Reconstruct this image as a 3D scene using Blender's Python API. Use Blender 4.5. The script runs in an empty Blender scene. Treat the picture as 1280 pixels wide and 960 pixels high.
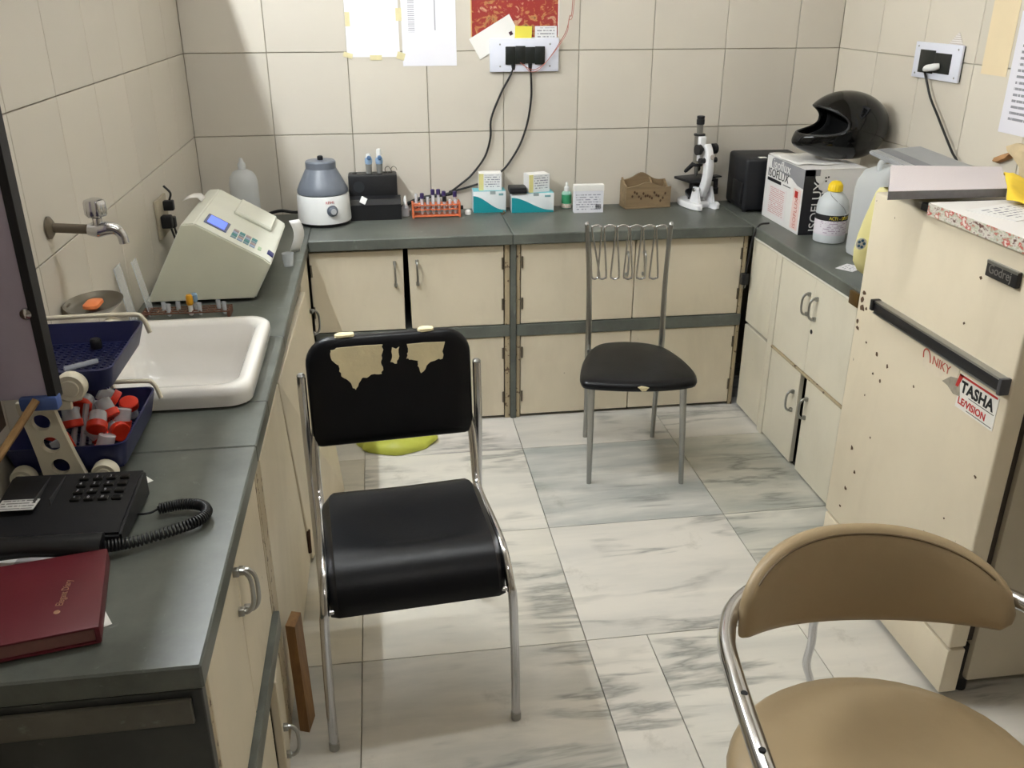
import bpy, bmesh, math, random
from mathutils import Vector, Matrix
random.seed(7)
S = bpy.context.scene
COL = S.collection
PI = math.pi

# ------------------------------------------------------------------ camera
FPX, YAW, PITCH, CAMZ = 1129.0, 0.1423, -0.4113, 1.5904
cd = bpy.data.cameras.new('camera'); cam = bpy.data.objects.new('camera', cd); COL.objects.link(cam)
cam.location = (0, 0, CAMZ); cam.rotation_euler = (PI/2 + PITCH, 0, -YAW)
cd.sensor_width = 36; cd.lens = FPX*36/1280; cd.clip_start = .02
S.camera = cam
# ------------------------------------------------------------------ world, exposure
w = bpy.data.worlds.new('world'); S.world = w; w.use_nodes = True
w.node_tree.nodes['Background'].inputs[0].default_value = (.8, .8, .8, 1)
w.node_tree.nodes['Background'].inputs[1].default_value = 0.0
S.view_settings.view_transform = 'Standard'; S.view_settings.look = 'None'
S.view_settings.gamma = 1; S.view_settings.use_curve_mapping = False
S.view_settings.exposure = 1.25
TUBE_STRENGTH, CEIL_STRENGTH, FILL_STRENGTH = 118.0, 70.0, 24.0
TUBE_COL = (.91, .965, 1.0); FILL_COL = (.98, .96, .94)

# room
XL, XR, D, ZC, YF = -.704, 1.884, 3.706, 2.95, -3.4
ZT = .762           # worktop top
XCL, XCR, YCB = -.2765, 1.4025, 3.25

# pixel -> point on a plane of the room (the plane is a wall, a top or a thing's own place)
def _basis():
    fw = Vector((math.sin(YAW)*math.cos(PITCH), math.cos(YAW)*math.cos(PITCH), math.sin(PITCH)))
    r = Vector((math.cos(YAW), -math.sin(YAW), 0)); return fw, r, r.cross(fw)
FW, RT, UP = _basis(); CP = Vector((0, 0, CAMZ))
def on(ax, val, u, v):
    d = FW + RT*((u-640)/FPX) - UP*((v-480)/FPX)
    return CP + d*((val-CP[ax])/d[ax])
def px(x, u, v): return on(0, x, u, v)
def py(y, u, v): return on(1, y, u, v)
def pz(z, u, v): return on(2, z, u, v)

# ------------------------------------------------------------------ materials
def lin(c):
    o = []
    for k in c[:3]:
        k = k/255
        o.append(k/12.92 if k <= .04045 else ((k+.055)/1.055)**2.4)
    return o
MATS = {}
class NT:
    def __init__(s, name):
        s.m = bpy.data.materials.new(name); s.m.use_nodes = True; s.t = s.m.node_tree
        s.b = s.t.nodes['Principled BSDF']; s.tc = s.t.nodes.new('ShaderNodeTexCoord')
    def n(s, kind, **kw):
        x = s.t.nodes.new('ShaderNode'+kind)
        for k, v in kw.items(): setattr(x, k, v)
        return x
    def l(s, a, b): s.t.links.new(a, b)
    def setin(s, x, v):
        if hasattr(v, 'is_linked') or hasattr(v, 'links'): s.l(v, x)
        else: x.default_value = v
    def math(s, op, a, b=0.0, c=None, clamp=False):
        x = s.n('Math', operation=op, use_clamp=clamp); s.setin(x.inputs[0], a); s.setin(x.inputs[1], b)
        if c is not None: s.setin(x.inputs[2], c)
        return x.outputs[0]
    def noise(s, vec, scale, detail=4, rough=.55, dist=0, dim='3D'):
        x = s.n('TexNoise'); s.l(vec, x.inputs['Vector']); x.inputs['Scale'].default_value = scale
        x.inputs['Detail'].default_value = detail; x.inputs['Roughness'].default_value = rough
        x.inputs['Distortion'].default_value = dist
        return x.outputs['Fac']
    def ramp(s, fac, stops):
        x = s.n('ValToRGB'); s.l(fac, x.inputs[0]); e = x.color_ramp.elements
        while len(e) < len(stops): e.new(.5)
        for q, (p, c) in zip(e, stops):
            q.position = p; q.color = (*c, 1) if len(c) == 3 else c
        return x.outputs[0]
    def mix(s, fac, a, b, mode='MIX'):
        x = s.n('Mix', data_type='RGBA', blend_type=mode); s.setin(x.inputs[0], fac)
        for i, v in ((6, a), (7, b)):
            if isinstance(v, (list, tuple)): x.inputs[i].default_value = (*v[:3], 1)
            else: s.l(v, x.inputs[i])
        return x.outputs[2]
    def mapping(s, vec, loc=(0,0,0), rot=(0,0,0), sc=(1,1,1)):
        x = s.n('Mapping'); s.l(vec, x.inputs[0]); x.inputs[1].default_value = loc
        x.inputs[2].default_value = rot; x.inputs[3].default_value = sc; return x.outputs[0]
    def bump(s, h, strength=.2, dist=.002):
        x = s.n('Bump'); x.inputs['Strength'].default_value = strength; x.inputs['Distance'].default_value = dist
        s.l(h, x.inputs['Height']); s.l(x.outputs[0], s.b.inputs['Normal'])
    def col(s, v):
        if isinstance(v, (list, tuple)): s.b.inputs['Base Color'].default_value = (*v[:3], 1)
        else: s.l(v, s.b.inputs['Base Color'])
    def set(s, **kw):
        for k, v in kw.items():
            i = s.b.inputs[k]
            s.setin(i, v)
def M(name, c, rough=.5, metal=0, var=.06, scale=9, bump=0, bscale=120, coat=0, trans=0, ior=1.45, emit=0, alpha=1, spec=.5, sub=0):
    if name in MATS: return MATS[name]
    t = NT(name); b = lin(c)
    if var:
        f = t.noise(t.tc.outputs['Object'], scale)
        t.col(t.mix(f, [min(1, k*(1-var*1.6)) for k in b], [min(1, k*(1+var*1.6)) for k in b]))
        g = t.noise(t.tc.outputs['Object'], scale*2.3)
        t.set(Roughness=t.math('MULTIPLY_ADD', g, .12, max(.02, rough-.06)))
    else:
        t.col(b); t.set(Roughness=rough)
    t.set(Metallic=metal)
    t.b.inputs['Specular IOR Level'].default_value = spec
    t.b.inputs['Coat Weight'].default_value = coat
    t.b.inputs['Transmission Weight'].default_value = trans
    t.b.inputs['IOR'].default_value = ior
    if alpha < 1: t.b.inputs['Alpha'].default_value = alpha
    if sub: t.b.inputs['Subsurface Weight'].default_value = sub
    if emit:
        t.b.inputs['Emission Color'].default_value = (*b, 1); t.b.inputs['Emission Strength'].default_value = emit
    if bump: t.bump(t.noise(t.tc.outputs['Object'], bscale, 6), bump)
    MATS[name] = t.m; return t.m

def m_tile(name, c):
    t = NT(name); oi = t.n('ObjectInfo'); b = lin(c)
    f = t.noise(t.tc.outputs['Object'], 3, 3)
    base = t.mix(f, [k*.95 for k in b], [min(1, k*1.04) for k in b])
    v = t.math('MULTIPLY_ADD', oi.outputs['Random'], .10, .94)
    sp = t.n('CombineColor'); [t.l(v, sp.inputs[i]) for i in range(3)]
    base = t.mix(1.0, base, sp.outputs[0], 'MULTIPLY')
    st = t.noise(t.tc.outputs['Object'], 26, 5, .7)
    spot = t.ramp(st, [(.0, (1,1,1)), (.70, (1,1,1)), (.80, (.86,.82,.74))])
    base = t.mix(.6, base, spot, 'MULTIPLY')
    t.col(base); t.set(Roughness=.42); t.bump(t.noise(t.tc.outputs['Object'], 14, 2), .06, .003)
    MATS[name] = t.m; return t.m
def m_marble():
    t = NT('marble'); oi = t.n('ObjectInfo')
    off = t.n('VectorMath', operation='SCALE'); off.inputs[0].default_value = (7.3, 3.1, 0); t.l(oi.outputs['Random'], off.inputs['Scale'])
    add = t.n('VectorMath', operation='ADD'); t.l(t.tc.outputs['Object'], add.inputs[0]); t.l(off.outputs[0], add.inputs[1])
    ve = add.outputs[0]
    st = t.mapping(ve, rot=(0, 0, math.radians(-28)), sc=(.8, 4.2, 1))
    broad = t.noise(st, 1.9, 6, .62, .3)
    vein = t.math('ABSOLUTE', t.math('SUBTRACT', t.noise(t.mapping(ve, rot=(0, 0, math.radians(-24)), sc=(.55, 3.6, 1)), 2.0, 6, .58, .35), .5))
    veinm = t.ramp(vein, [(0, (1,1,1)), (.022, (.55,.55,.55)), (.055, (0,0,0))])
    gate = t.ramp(t.noise(ve, 2.4, 3), [(.48, (0,0,0)), (.60, (1,1,1))])
    cloud = t.ramp(t.noise(st, 1.1, 5, .6, .6), [(.38, (0,0,0)), (.72, (1,1,1))])
    white, grey, dark = lin((216, 212, 204)), lin((172, 173, 170)), lin((104, 106, 103))
    a = oi.outputs['Alpha']
    c = t.mix(t.math('MULTIPLY', t.ramp(broad, [(.40, (0,0,0)), (.70, (1,1,1))]), t.math('MULTIPLY_ADD', a, .6, .45)), white, grey)
    c = t.mix(t.math('MULTIPLY', cloud, a), c, lin((146, 151, 149)))
    c = t.mix(t.math('MULTIPLY', t.math('MULTIPLY', veinm, gate), .7), c, dark)
    dirt = t.ramp(t.noise(ve, 5.5, 6, .7, .3), [(.60, (0,0,0)), (.74, (1,1,1))])
    c = t.mix(t.math('MULTIPLY', dirt, .35), c, lin((120, 113, 100)))
    c = t.mix(1.0, c, oi.outputs['Color'], 'MULTIPLY')
    t.col(c); t.set(Roughness=t.math('MULTIPLY_ADD', t.noise(ve, 6), .25, .22))
    MATS['marble'] = t.m; return t.m
def m_slate(name, c, c2):
    t = NT(name); o = t.tc.outputs['Object']
    f = t.noise(o, 7, 7, .62); g = t.noise(o, 40, 4)
    c_ = t.mix(t.ramp(f, [(.35, (0,0,0)), (.68, (1,1,1))]), lin(c), lin(c2))
    c_ = t.mix(t.math('MULTIPLY', t.ramp(t.noise(o, 13, 6, .7, .8), [(.62, (0,0,0)), (.74, (1,1,1))]), .4), c_, lin((150, 156, 150)))
    t.col(c_); t.set(Roughness=t.math('MULTIPLY_ADD', f, .22, .28)); t.bump(g, .10, .002)
    MATS[name] = t.m; return t.m
def m_worn(name, c, chip=(86, 66, 44), thr=.70, rough=.5, grime=.25, sc=9):
    t = NT(name); o = t.tc.outputs['Object']; b = lin(c)
    base = t.mix(t.noise(o, 5, 5), [k*.90 for k in b], [min(1, k*1.06) for k in b])
    gr = t.ramp(t.noise(t.mapping(o, sc=(1, 1, .35)), 6, 5, .65, .4), [(.5, (0,0,0)), (.8, (1,1,1))])
    base = t.mix(t.math('MULTIPLY', gr, grime), base, lin((140, 124, 96)))
    ch = t.ramp(t.noise(o, sc*4.5, 3, .6), [(thr, (0,0,0)), (thr+.02, (1,1,1))])
    base = t.mix(ch, base, lin(chip))
    t.col(base); t.set(Roughness=rough); t.bump(t.noise(o, 60, 3), .05, .001)
    MATS[name] = t.m; return t.m
def m_wood(name, c, c2, axis=2, rough=.6):
    t = NT(name); sc = [14, 14, 14]; sc[axis] = 1.3
    v = t.mapping(t.tc.outputs['Object'], sc=tuple(sc))
    f = t.noise(v, 2.2, 6, .65, .6)
    t.col(t.mix(t.ramp(f, [(.3, (0,0,0)), (.7, (1,1,1))]), lin(c), lin(c2))); t.set(Roughness=rough)
    t.bump(f, .15, .002); MATS[name] = t.m; return t.m
def m_print(name, paper, ink, u=0, v=2, rows=20, umin=.1, umax=.9, vmin=.08, vmax=.92, dens=.48, words=22, solid=None, rough=.7):
    """paper with lines of print; u, v pick the axes of the sheet"""
    t = NT(name); sp = t.n('SeparateXYZ'); t.l(t.tc.outputs['Generated'], sp.inputs[0])
    U, V = sp.outputs[u], sp.outputs[v]
    r = t.math('MULTIPLY', V, rows); fr = t.math('FRACT', r); row = t.math('FLOOR', r)
    cmb = t.n('CombineXYZ'); t.l(t.math('MULTIPLY', U, words), cmb.inputs[0]); t.l(t.math('MULTIPLY', row, 3.71), cmb.inputs[1])
    nz = t.noise(cmb.outputs[0], 1.0, 3, .7)
    def band(x, a, b): return t.math('MULTIPLY', t.math('GREATER_THAN', x, a), t.math('LESS_THAN', x, b))
    m = t.math('MULTIPLY', band(fr, .3, .72), t.math('GREATER_THAN', nz, dens))
    m = t.math('MULTIPLY', m, band(U, umin, umax)); m = t.math('MULTIPLY', m, band(V, vmin, vmax))
    c = t.mix(t.math('MULTIPLY', m, .75), lin(paper), lin(ink))
    for (a, b2, d, e, cc) in (solid or []):
        c = t.mix(t.math('MULTIPLY', band(U, a, b2), band(V, d, e)), c, lin(cc))
    t.col(c); t.set(Roughness=rough); MATS[name] = t.m; return t.m

# ------------------------------------------------------------------ mesh builder
def catmull(pts, n=8, closed=False):
    P = [Vector(p) for p in pts]
    if len(P) < 3: return P
    out = []; N = len(P); rng = range(N) if closed else range(N-1)
    for i in rng:
        p1, p2 = P[i], P[(i+1) % N]
        p0 = P[(i-1) % N] if (closed or i > 0) else p1*2-p2
        p3 = P[(i+2) % N] if (closed or i < N-2) else p2*2-p1
        for k in range(n):
            t = k/n
            out.append(.5*((2*p1)+(p2-p0)*t+(2*p0-5*p1+4*p2-p3)*t*t+(3*p1-p0-3*p2+p3)*t**3))
    if not closed: out.append(P[-1])
    return out
def rrect(w, h, r, n=5, cx=0, cy=0):
    o = []
    for (sx, sy, a0) in ((1, 1, 0), (-1, 1, 90), (-1, -1, 180), (1, -1, 270)):
        rr = r if not isinstance(r, (tuple, list)) else (r[0] if sy > 0 else r[1])
        for k in range(n+1):
            a = math.radians(a0+90*k/n)
            o.append((cx+sx*(w/2-rr)+rr*math.cos(a), cy+sy*(h/2-rr)+rr*math.sin(a)))
    return o
class MB:
    def __init__(s): s.bm = bmesh.new()
    def _new(s, before): return [v for v in s.bm.verts if v.index == -1]
    def box(s, lo, hi, bev=0, mtx=None, seg=2):
        lo = Vector(lo); hi = Vector(hi); c = (lo+hi)/2; d = hi-lo
        m = Matrix.Translation(c) @ Matrix.Diagonal((abs(d.x), abs(d.y), abs(d.z), 1))
        if mtx is not None: m = mtx @ m
        r = bmesh.ops.create_cube(s.bm, size=1, matrix=m)
        if bev:
            es = list({e for v in r['verts'] for e in v.link_edges})
            bmesh.ops.bevel(s.bm, geom=es, offset=bev, segments=seg, profile=.5, affect='EDGES')
        return s
    def verts(s, pts): return [s.bm.verts.new(p) for p in pts]
    def face(s, vs):
        try: return s.bm.faces.new(vs)
        except ValueError: return None
    def rings(s, rs, cap=True, closed=True):
        V = [s.verts(r) for r in rs]
        for a, b in zip(V, V[1:]):
            n = len(a)
            for i in range(n if closed else n-1):
                j = (i+1) % n; s.face([a[i], a[j], b[j], b[i]])
        if cap: s.face(V[0][::-1]); s.face(V[-1])
        return s
    def tube(s, pts, r, seg=10, smooth=0, closed=False, cap=True):
        P = catmull(pts, smooth, closed) if smooth else [Vector(p) for p in pts]
        R = r if isinstance(r, (list, tuple)) else None
        n = len(P); t0 = (P[1]-P[0]).normalized()
        a = Vector((0, 0, 1)) if abs(t0.z) < .9 else Vector((1, 0, 0))
        nrm = (a - t0*a.dot(t0)).normalized(); rs = []
        for i in range(n):
            if closed: t = (P[(i+1) % n]-P[i-1]).normalized()
            else: t = (P[min(i+1, n-1)]-P[max(i-1, 0)]).normalized()
            nrm = (nrm - t*nrm.dot(t)).normalized(); bn = t.cross(nrm)
            if R:
                f = i/(n-1)*(len(R)-1); k = min(int(f), len(R)-2); rr = R[k]+(R[k+1]-R[k])*(f-k)
            else: rr = r
            rs.append([P[i]+nrm*(rr*math.cos(2*PI*j/seg))+bn*(rr*math.sin(2*PI*j/seg)) for j in range(seg)])
        if closed: rs.append(rs[0]); cap = False
        s.rings(rs, cap); 
        if closed: bmesh.ops.remove_doubles(s.bm, verts=s.bm.verts, dist=1e-6)
        return s
    def cyl(s, p0, p1, r0, r1=None, seg=16):
        return s.tube([p0, p1], [r0, r0 if r1 is None else r1], seg)
    def lathe(s, prof, seg=28, mtx=None, ell=1.0):
        """prof: (radius, z) from bottom to top about the local z axis"""
        rs = []
        for (r, z) in prof:
            ring = [Vector((r*math.cos(2*PI*j/seg), ell*r*math.sin(2*PI*j/seg), z)) for j in range(seg)]
            rs.append([mtx @ q for q in ring] if mtx is not None else ring)
        s.rings(rs, True); return s
    def prism(s, poly, f0, f1):
        """poly: 2d points; f0/f1 map (a, b) to the two 3d caps"""
        s.rings([[f0(*q) for q in poly], [f1(*q) for q in poly]], True); return s
    def pad(s, poly, layers, fn):
        """cushion: outline scaled about its centre for each (scale, height), mapped by fn(a, b, h)"""
        cx = sum(q[0] for q in poly)/len(poly); cy = sum(q[1] for q in poly)/len(poly)
        s.rings([[fn(cx+(a-cx)*k, cy+(b-cy)*k, h) for a, b in poly] for k, h in layers], True); return s
    def build(s, name, mat, parent=None, smooth=30, sub=0, solid=0):
        bmesh.ops.recalc_face_normals(s.bm, faces=s.bm.faces)
        me = bpy.data.meshes.new(name); s.bm.to_mesh(me); s.bm.free()
        if isinstance(mat, (list, tuple)):
            for q in mat: me.materials.append(q)
        else: me.materials.append(mat)
        o = bpy.data.objects.new(name, me); COL.objects.link(o)
        if parent is not None: o.parent = parent
        if smooth:
            me.polygons.foreach_set('use_smooth', [True]*len(me.polygons))
            me.set_sharp_from_angle(angle=math.radians(smooth))
        if solid:
            q = o.modifiers.new('solidify', 'SOLIDIFY'); q.thickness = solid; q.offset = 0
        if sub:
            q = o.modifiers.new('subdivision', 'SUBSURF'); q.levels = sub; q.render_levels = sub
        return o
def tag(o, label, cat, group=None):
    o['label'] = label; o['category'] = cat
    if group: o['group'] = group
    return o
def thing(name, label, cat, loc=(0, 0, 0), rotz=0, group=None):
    o = bpy.data.objects.new(name, None); COL.objects.link(o); o.empty_display_size = .05
    o.location = loc; o.rotation_euler = (0, 0, rotz); return tag(o, label, cat, group)
def struct(o): o['kind'] = 'structure'; return o
def copytree(src, loc, rotz=None):
    r = src.copy(); COL.objects.link(r); r.location = loc
    if rotz is not None: r.rotation_euler = (0, 0, rotz)
    for ch in src.children:
        c = ch.copy(); COL.objects.link(c); c.parent = r
        for g in ch.children:
            d = g.copy(); COL.objects.link(d); d.parent = c
    return r
def lettering(text, size, mat, parent, origin, udir, vdir, depth=.0006, align='LEFT', name='lettering', space=1.0, xs=1.0, bold=0):
    """writing as a thin mesh; baseline starts at origin and runs along udir, letters stand along vdir"""
    cu = bpy.data.curves.new('text', 'FONT'); cu.body = text; cu.size = size; cu.extrude = depth/2
    cu.align_x = align; cu.space_character = space; cu.resolution_u = 3; cu.offset = bold*size
    ob = bpy.data.objects.new('text', cu); COL.objects.link(ob)
    me = bpy.data.meshes.new_from_object(ob.evaluated_get(bpy.context.evaluated_depsgraph_get()))
    bpy.data.objects.remove(ob); bpy.data.curves.remove(cu)
    u = Vector(udir).normalized(); v = Vector(vdir).normalized(); n = u.cross(v)
    m = Matrix(((u.x*xs, v.x, n.x, origin[0]), (u.y*xs, v.y, n.y, origin[1]), (u.z*xs, v.z, n.z, origin[2]), (0, 0, 0, 1)))
    me.transform(m); me.materials.clear(); me.materials.append(mat)
    o = bpy.data.objects.new(name, me); COL.objects.link(o); o.parent = parent
    return o

# shared materials
CHROME = M('chrome', (205, 205, 208), .16, 1, .03)
STEEL = M('brushed steel', (165, 165, 162), .32, 1, .08)
DULL = M('dull steel', (120, 112, 100), .45, 1, .15)
BLACK = M('black plastic', (24, 24, 27), .42, 0, .1)
BLACKG = M('glossy black', (10, 10, 12), .12, 0, .05, coat=.5)
VINYL = M('black vinyl', (11, 12, 16), .36, 0, .12, 6, .12, 160, spec=.32)
FOAM = M('foam', (226, 212, 172), .9, 0, .10, 20, .4, 90)
TAN = M('tan vinyl', (160, 140, 108), .42, 0, .10, 5, .16, 70)
WHITEP = M('white plastic', (232, 232, 230), .35, 0, .03)
CREAMP = M('ivory plastic', (222, 214, 192), .4, 0, .04)
PAPER = M('paper', (236, 234, 230), .75, 0, .02)
DARKIN = M('dark interior', (38, 33, 28), .8, 0, .2)
WORN = m_worn('worn cream laminate', (216, 205, 182), thr=.74, grime=.18)
WORNR = m_worn('worn white laminate', (218, 211, 192), thr=.76, grime=.15)
FRIDGEM = m_worn('chipped cream enamel', (220, 208, 184), chip=(96, 72, 46), thr=.735, rough=.38, grime=.12, sc=7)
EDGEW = m_worn('worn edge wood', (176, 160, 130), thr=.60, grime=.5)
BROWNE = M('brown edge', (92, 70, 48), .7, 0, .25, 30)
SLATE = m_slate('grey stone', (76, 79, 74), (101, 105, 98))
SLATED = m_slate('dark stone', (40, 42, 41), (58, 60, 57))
GROUT = M('grout', (168, 159, 142), .9, 0, .1)
TILE = m_tile('cream wall tile', (206, 199, 186))
TILER = m_tile('pale wall tile', (216, 208, 193))
MARBLE = m_marble()
CLEAR = M('clear plastic', (236, 240, 244), .15, 0, 0, alpha=.34)
MILKY = M('milky plastic', (226, 230, 232), .35, 0, .02, alpha=.6)
NAVY = M('navy plastic', (32, 36, 78), .4, 0, .1)
REDL = M('red lid', (214, 52, 28), .4, 0, .08)
INK = M('black ink', (20, 20, 22), .6, 0, 0)
GREYINK = M('grey ink', (120, 120, 124), .6, 0, 0)
REDINK = M('red ink', (186, 40, 32), .6, 0, 0)
CORD = M('black cord', (26, 25, 25), .5, 0, .1)

# ================================================================== setting
fl = struct(MB().box((XL-.1, YF-.1, -.12), (XR+.1, D+.1, -.012)).build('floor', GROUT, None, 0))
JX = [-.72, -.12, .4706, 1.058, XR]
JY = [D, 3.555, 3.0, 2.444, 1.888, 1.333, .778, .223, -.33, -.9, -1.45, -2.0, -2.7, YF]
def ftile(x0, x1, y0, y1, col):
    g = .0012
    o = MB().box((x0+g, y0+g, -.012), (x1-g, y1-g, 0), .0006, seg=1).build('floor_tile', MARBLE, fl, 0)
    o.color = col
for j in range(len(JY)-1):
    for i in range(len(JX)-1):
        x0, x1, y1, y0 = max(JX[i], XL), JX[i+1], JY[j], JY[j+1]
        c = random.uniform(.93, 1.0); col = (c, c*random.uniform(.985, 1), c*random.uniform(.96, 1), random.uniform(0, .35))
        if (i, j) == (2, 2): col = (.92, .935, .935, 1.0)
        if (i, j) == (3, 2): col = (.90, .90, .84, .8)
        if (i, j) == (3, 3): col = (.93, .94, .90, .6)
        if (i, j) == (2, 3): col = (1, .99, .975, .05)
        if (i, j) == (1, 2): col = (.99, .985, .96, .05)
        if (i, j) == (1, 3): col = (.98, .97, .93, .1)
        if j >= 4 and i >= 2: col = (c, c*.99, c*.97, .05)
        if (i, j) in ((1, 4), (0, 4)): col = (.90, .88, .84, .5)
        if (i, j) == (0, 2) or (i, j) == (0, 3): col = (.9, .87, .78, .2)
        if j >= 4 and i == 2:
            ftile(x0, .637, y0, y1, col); ftile(.637, x1, y0, y1, (c, c, c*.98, .05))
        else: ftile(x0, x1, y0, y1, col)

def wall(name, lo, hi, mat=GROUT): return struct(MB().box(lo, hi).build(name, mat, None, 0))
PLASTER = M('plaster', (168, 158, 142), .8, 0, .04, 3)
wb = wall('wall_back', (XL-.1, D+.006, -.01), (XR+.1, D+.1, ZC))
wl = wall('wall_left', (XL-.1, YF, -.01), (XL-.006, D+.006, ZC))
wr = wall('wall_right', (XR+.006, YF, -.01), (XR+.1, D+.006, ZC), M('pale grout', (190, 182, 166), .9, 0, .1))
wall('wall_front', (XL-.1, YF-.1, -.01), (XR+.1, YF, ZC), PLASTER)
wall('ceiling', (XL-.1, YF-.1, ZC), (XR+.1, D+.1, ZC+.1), PLASTER)
ZJ = [.756, 1.071, 1.374, 1.677, 1.98, 2.283, ZC]
g = .0014
def wtile(par, lo, hi, mat): MB().box(lo, hi, .001, seg=1).build('wall_tile', mat, par, 0)
xs = [XL] + [-.4026+.3*k for k in range(8)] + [XR]
for a, b in zip(xs, xs[1:]):
    for z0, z1 in zip(ZJ, ZJ[1:]): wtile(wb, (a+g, D, z0+g), (b-g, D+.006, z1-g), TILE)
ys = [2.212+.302*k for k in range(-12, 5)] + [D]
for a, b in zip(ys, ys[1:]):
    for z0, z1 in zip(ZJ, ZJ[1:]): wtile(wl, (XL-.006, a+g, z0+g), (XL, b-g, z1-g), TILE)
ys = [3.10+.302*k for k in range(-10, 2)] + [D]
for a, b in zip(ys, ys[1:]):
    for z0, z1 in zip(ZJ, ZJ[1:]): wtile(wr, (XR, a+g, z0+g), (XR+.006, b-g, z1-g), TILER)
# plain lower and near parts of the tiled walls
struct(MB().box((XL, D-.001, .0), (XR, D+.006, .755)).build('trim_1', PLASTER, None, 0))
# stone ledge high on the left wall (its edge throws the slanting shade on the left)
struct(MB().box((XL+.0005, -.6, 1.80), (-.580, 3.70, 1.835), .002).build('trim_2', SLATE, None, 0))

# ------------------------------------------------------------------ lamps
def tube_light(loc, axis, L, strength, col, label, mount):
    t = thing('tube_light', label, 'lamp', loc)
    a = Vector(axis); m = Vector(mount)
    side = a.cross(m)
    def bx(c, la, ls, lm):
        e = Vector([abs(a[i])*la+abs(side[i])*ls+abs(m[i])*lm for i in range(3)])/2
        return Vector(c)-e, Vector(c)+e
    lo, hi = bx(m*.034, L+.06, .045, .03); MB().box(lo, hi, .004).build('batten', WHITEP, t, 30)
    for s in (-1, 1):
        lo, hi = bx(a*s*(L/2+.012)+m*.012, .022, .03, .05); MB().box(lo, hi, .003).build('lamp_holder', WHITEP, t, 30)
    q = NT('fluorescent glow'); q.col((.9, .9, .9)); q.b.inputs['Emission Color'].default_value = (*col, 1)
    q.b.inputs['Emission Strength'].default_value = strength
    MB().tube([a*(-L/2), a*(L/2)], .0135, 12).build('tube', q.m, t, 60)
    return t
tube_light((-.652, 2.55, 2.12), (0, 1, 0), 1.2, TUBE_STRENGTH, TUBE_COL, 'white tube light lengthways on the wall above the sink ledge', (-1, 0, 0))
tube_light((.25, 1.75, 2.90), (1, 0, 0), 1.2, CEIL_STRENGTH, TUBE_COL, 'white tube light across the ceiling over the chairs', (0, 0, 1))
tube_light((.55, -.75, 2.90), (1, 0, 0), 1.2, FILL_STRENGTH, FILL_COL, 'unseen fill tube light added on the ceiling behind the camera', (0, 0, 1))  # unseen fill lamp, added to brighten the sides that face the camera

# ================================================================== worktop
wt = thing('worktop', 'grey-green stone worktop running around three walls on cream cabinets', 'worktop', (0, 0, 0))
TH = .04
SX0, SX1, SY0, SY1 = -.672, -.322, 1.865, 2.275        # sink cut-out
def slab(*bs):
    m = MB()
    for lo, hi in bs: m.box(lo, hi, .003, seg=1)
    return m.build('stone_slab', SLATE, wt, 30)
z0, z1 = ZT-TH, ZT
slab(((XL+.001, 1.006, z0), (XCL, 1.6485, z1)))
slab(((XL+.001, 1.6505, z0), (XCL, SY0, z1)), ((XL+.001, SY1, z0), (XCL, D-.001, z1)), ((XL+.001, SY0, z0), (SX0, SY1, z1)), ((SX1, SY0, z0), (XCL, SY1, z1)))
slab(((XCL+.0008, YCB, z0), (.4695, D-.001, z1)))
slab(((.4708, YCB, z0), (XCR-.0008, D-.001, z1)))
slab(((XCR, 2.415, z0), (XR-.001, D-.001, z1)))
# brass bracket at the slab's end
b = MB().box((XCR-.012, 2.405, ZT-.048), (XCR+.05, 2.4145, ZT-.004), .002).box((XCR-.012, 2.405, ZT-.048), (XCR-.0005, 2.46, ZT-.006), .002).build('corner_bracket', M('old brass', (132, 106, 66), .45, 1, .2), wt)

# ================================================================== cabinets
def handle(parent, c, axis, out, L=.075, mat=STEEL):
    """bow handle: c centre on the door face, axis along the grip, out away from the face"""
    a = Vector(axis)*L/2; o = Vector(out); c = Vector(c); m = MB()
    m.tube([c-a, c-a+o*.016, c-a*.55+o*.026, c+a*.55+o*.026, c+a+o*.016, c+a], [.0055, .0045, .004, .004, .0045, .0055], 8, 5)
    for s in (-1, 1): m.box(c+a*s-Vector((.006, .006, .007))+o*.004, c+a*s+Vector((.006, .006, .007))+o*.004, .002)
    return m.build('handle', mat, parent, 40)
def quad_panel(corners, n, th):
    """solid panel from four face corners (BL, BR, TR, TL) and a thickness along -n"""
    m = MB(); n = Vector(n)
    m.rings([[Vector(q) for q in corners], [Vector(q)-n*th for q in corners]], True)
    bmesh.ops.bevel(m.bm, geom=list(m.bm.edges), offset=.002, segments=1, affect='EDGES'); return m
YB = 3.2758; EPS = .003
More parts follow.
